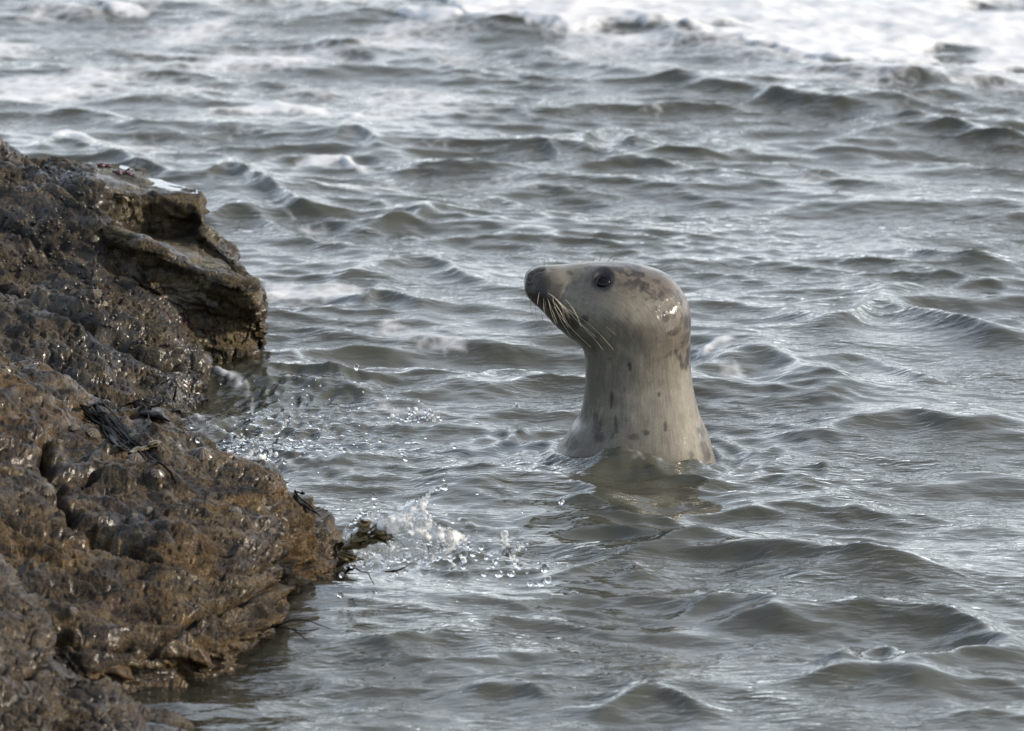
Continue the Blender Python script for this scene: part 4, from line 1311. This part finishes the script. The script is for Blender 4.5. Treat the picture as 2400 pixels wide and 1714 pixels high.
SH1 = [(805, 1300), (815, 1255), (835, 1215), (870, 1200), (905, 1212), (935, 1190), (965, 1172), (1000, 1178), (995, 1200), (1008, 1222), (1030, 1238), (1060, 1240), (1095, 1258), (1105, 1272), (1075, 1282), (1050, 1300), (1040, 1312), (1000, 1318), (960, 1312), (920, 1318), (880, 1300), (850, 1312), (825, 1330)]
st1 = [([(930, 1195), (960, 1175), (985, 1172), (1000, 1165), (1012, 1150), (1030, 1145), (1042, 1142)], D1, .0030), ([(1000, 1175), (995, 1195), (1008, 1215), (1022, 1235)], D1, .0026),
       ([(1022, 1235), (1050, 1238), (1075, 1250), (1100, 1258)], D1, .0022), ([(1100, 1256), (1080, 1268), (1055, 1282), (1046, 1296), (1055, 1312), (1065, 1328)], D1, .0026),
       ([(1046, 1298), (1020, 1312), (990, 1318), (960, 1312), (930, 1316)], D1, .0028), ([(835, 1215), (815, 1235), (805, 1262)], D1, .0026), ([(835, 1215), (850, 1202), (880, 1205), (905, 1215)], D1, .0022),
       ([(1182, 1248), (1184, 1268), (1188, 1288), (1195, 1292)], D1 - .05, .0050), ([(1225, 1276), (1208, 1288), (1192, 1292), (1180, 1290)], D1 - .05, .0052), ([(1180, 1290), (1170, 1300), (1160, 1318), (1152, 1332)], D1 - .05, .0036),
       ([(1192, 1292), (1200, 1305), (1212, 1322), (1220, 1330)], D1 - .05, .0040), ([(840, 1270), (870, 1262), (900, 1256), (920, 1275), (935, 1300)], D1 - .03, .0032), ([(845, 1275), (860, 1300), (852, 1330)], D1 - .03, .0022),
       ([(905, 1215), (925, 1232), (918, 1252)], D1, .002), ([(960, 1250), (985, 1258), (1010, 1248)], D1 - .06, .0018), ([(930, 1290), (965, 1282), (1000, 1290)], D1 - .06, .002)]
bl1 = [(random.uniform(840, 1090), 1300 + random.uniform(-14, 16), random.uniform(2.5, 6), D1 - .03) for _ in range(26)] + [(random.uniform(930, 1090), random.uniform(1200, 1290), random.uniform(2, 5), D1 - .07) for _ in range(26)] + [(random.uniform(815, 900), random.uniform(1205, 1330), random.uniform(2, 6), D1 - .04) for _ in range(18)]
splash('water_splash', 'large glassy splash thrown out from the tip of the front rock', [(SH1, D1, 0.07, 2.0)], st1, bl1, W(860, 1335).tolist())
def c6(x, y):
    return 440 + x / 2.527, 820 + y / 2.527
D2 = -0.30 * YK
st2 = [([c6(240, 640), c6(250, 590), c6(300, 550), c6(340, 525)], D2, .0034), ([c6(340, 640), c6(380, 610), c6(430, 580), c6(460, 535), c6(500, 510), c6(560, 465), c6(585, 415)], D2, .0030),
       ([c6(400, 540), c6(430, 510), c6(470, 520)], D2, .0026), ([c6(250, 590), c6(270, 640), c6(310, 660)], D2, .0030), ([c6(95, 545), c6(130, 590), c6(180, 630), c6(215, 655)], D2 - .1, .0042),
       ([c6(390, 700), c6(420, 650), c6(440, 640), c6(470, 680), c6(525, 690)], D2 - .1, .0052), ([c6(440, 580), c6(430, 620), c6(400, 650)], D2, .0024)]
SH2 = [c6(*p_) for p_ in [(235, 655), (250, 600), (300, 620), (350, 610), (400, 640), (440, 640), (480, 670), (530, 680), (520, 725), (450, 715), (390, 705), (330, 680), (270, 668)]]
bl2 = [(*c6(random.uniform(240, 530), random.uniform(560, 720)), random.uniform(2.0, 6.0), D2 - .06) for _ in range(48)] + [(*c6(random.gauss(330, 150), random.gauss(560, 70)), random.uniform(1.6, 4.0), D2 - .03) for _ in range(36)]
splash('water_splash', 'small splash of strands behind the front rock beside the pale limpet', [(SH2, D2 - .05, 0.03, 6.0, 0.0022, 4)], st2, bl2, W(560, 1085).tolist())
D3 = 0.05
st3 = [([c6(1310, 400), c6(1335, 370), c6(1350, 350)], .2, .0026), ([c6(1290, 420), c6(1340, 410), c6(1400, 395), c6(1440, 370)], .2, .003), ([c6(1430, 400), c6(1450, 375), c6(1440, 345)], .2, .002), ([c6(1200, 390), c6(1250, 400), c6(1280, 415)], .2, .003)]
bl3 = [(*c6(random.gauss(1360, 70), random.gauss(405, 26)), random.uniform(2, 5), .2) for _ in range(30)]
splash('water_splash', 'small scattered splash in the open water between rock and seal', [], st3, bl3, W(*c6(1360, 430)).tolist())
def drop_tag(o, x, y):
    if x > 1100 and y > 1180:
        tag(o, 'clear round drop flung out right of the large rock-tip splash', 'water drop', 'drops right of the large splash')
    elif y > 1120:
        tag(o, 'clear drop in the air over or beside the large rock-tip splash', 'water drop', 'drops at the large splash')
    elif x < 700:
        tag(o, 'clear drop in the air near the small splash behind the front rock', 'water drop', 'drops at the small splash')
    else:
        tag(o, 'small clear drop over the choppy water between rock and seal', 'water drop', 'drops over open water')
DROPS = [(1105, 870, 18), (1105, 925, 12), (1130, 950, 8), (1525, 815, 20), (1715, 850, 10), (1290, 645, 15), (1270, 612, 10), (620, 520, 22), (575, 665, 12), (930, 595, 14), (1140, 540, 10), (622, 280, 8), (622, 318, 10),
         (685, 230, 10), (1000, 105, 16), (1185, 280, 10), (1630, 1215, 24), (1690, 1210, 17), (1635, 1285, 17), (1755, 1330, 14), (1845, 1330, 21), (1915, 1325, 22), (2115, 1295, 25), (2135, 1365, 19), (2030, 1380, 17),
         (2060, 1390, 11), (2095, 1385, 18), (2010, 1320, 7), (2075, 1258, 7), (1910, 1385, 7), (1290, 1312, 13), (1190, 1285, 13), (1240, 1325, 10), (1545, 1385, 11), (905, 1455, 18), (1120, 1435, 8), (910, 1335, 15),
         (1660, 1160, 16), (1740, 1170, 14), (1770, 1230, 13), (1580, 575, 12), (60, 537, 13), (730, 445, 12), (1520, 770, 7), (2212, 900, 16), (1980, 960, 8), (985, 555, 8), (900, 600, 7), (1410, 520, 9), (1710, 1240, 10), (1675, 1175, 10), (1725, 1195, 9), (1800, 1215, 8), (1500, 1210, 10), (1320, 1240, 12), (1420, 1262, 10)]
for k, (x, y, r) in enumerate(DROPS):
    X0, Y0 = c6(x, y)
    dep = yw(Y0) - random.uniform(0.10, 0.24)
    if hit(X0, Y0) is not None and np.array(hit(X0, Y0)[0])[1] < dep:
        dep = np.array(hit(X0, Y0)[0])[1] - 0.03
    c = P(X0, Y0, dep)
    v, f_ = blob(np.zeros(3), r / 2.527 / 1300, k + 40, random.uniform(0.85, 1.3), (random.uniform(-1, 1), 0, 1), 16, 10)
    drop_tag(link('water_drop', mesh_np('water_drop', v, f_), MAT_DROP, None, c.tolist()), X0, Y0)
for k in range(70):
    if k < 40:
        X0, Y0 = random.gauss(760, 130), random.gauss(985, 60)
    else:
        X0, Y0 = random.gauss(1080, 110), random.gauss(1290, 60)
    r = random.uniform(1.4, 3.2)
    dep = yw(Y0) - random.uniform(0.06, 0.3)
    hh = hit(X0, Y0)
    if hh is not None and hh[0][1] < dep + 0.02:
        continue
    v, f_ = blob(np.zeros(3), r / 1300, k, 1.1, (0, 0, 1), 10, 7)
    drop_tag(link('water_drop', mesh_np('water_drop', v, f_), MAT_DROP, None, P(X0, Y0, dep).tolist()), X0, Y0)
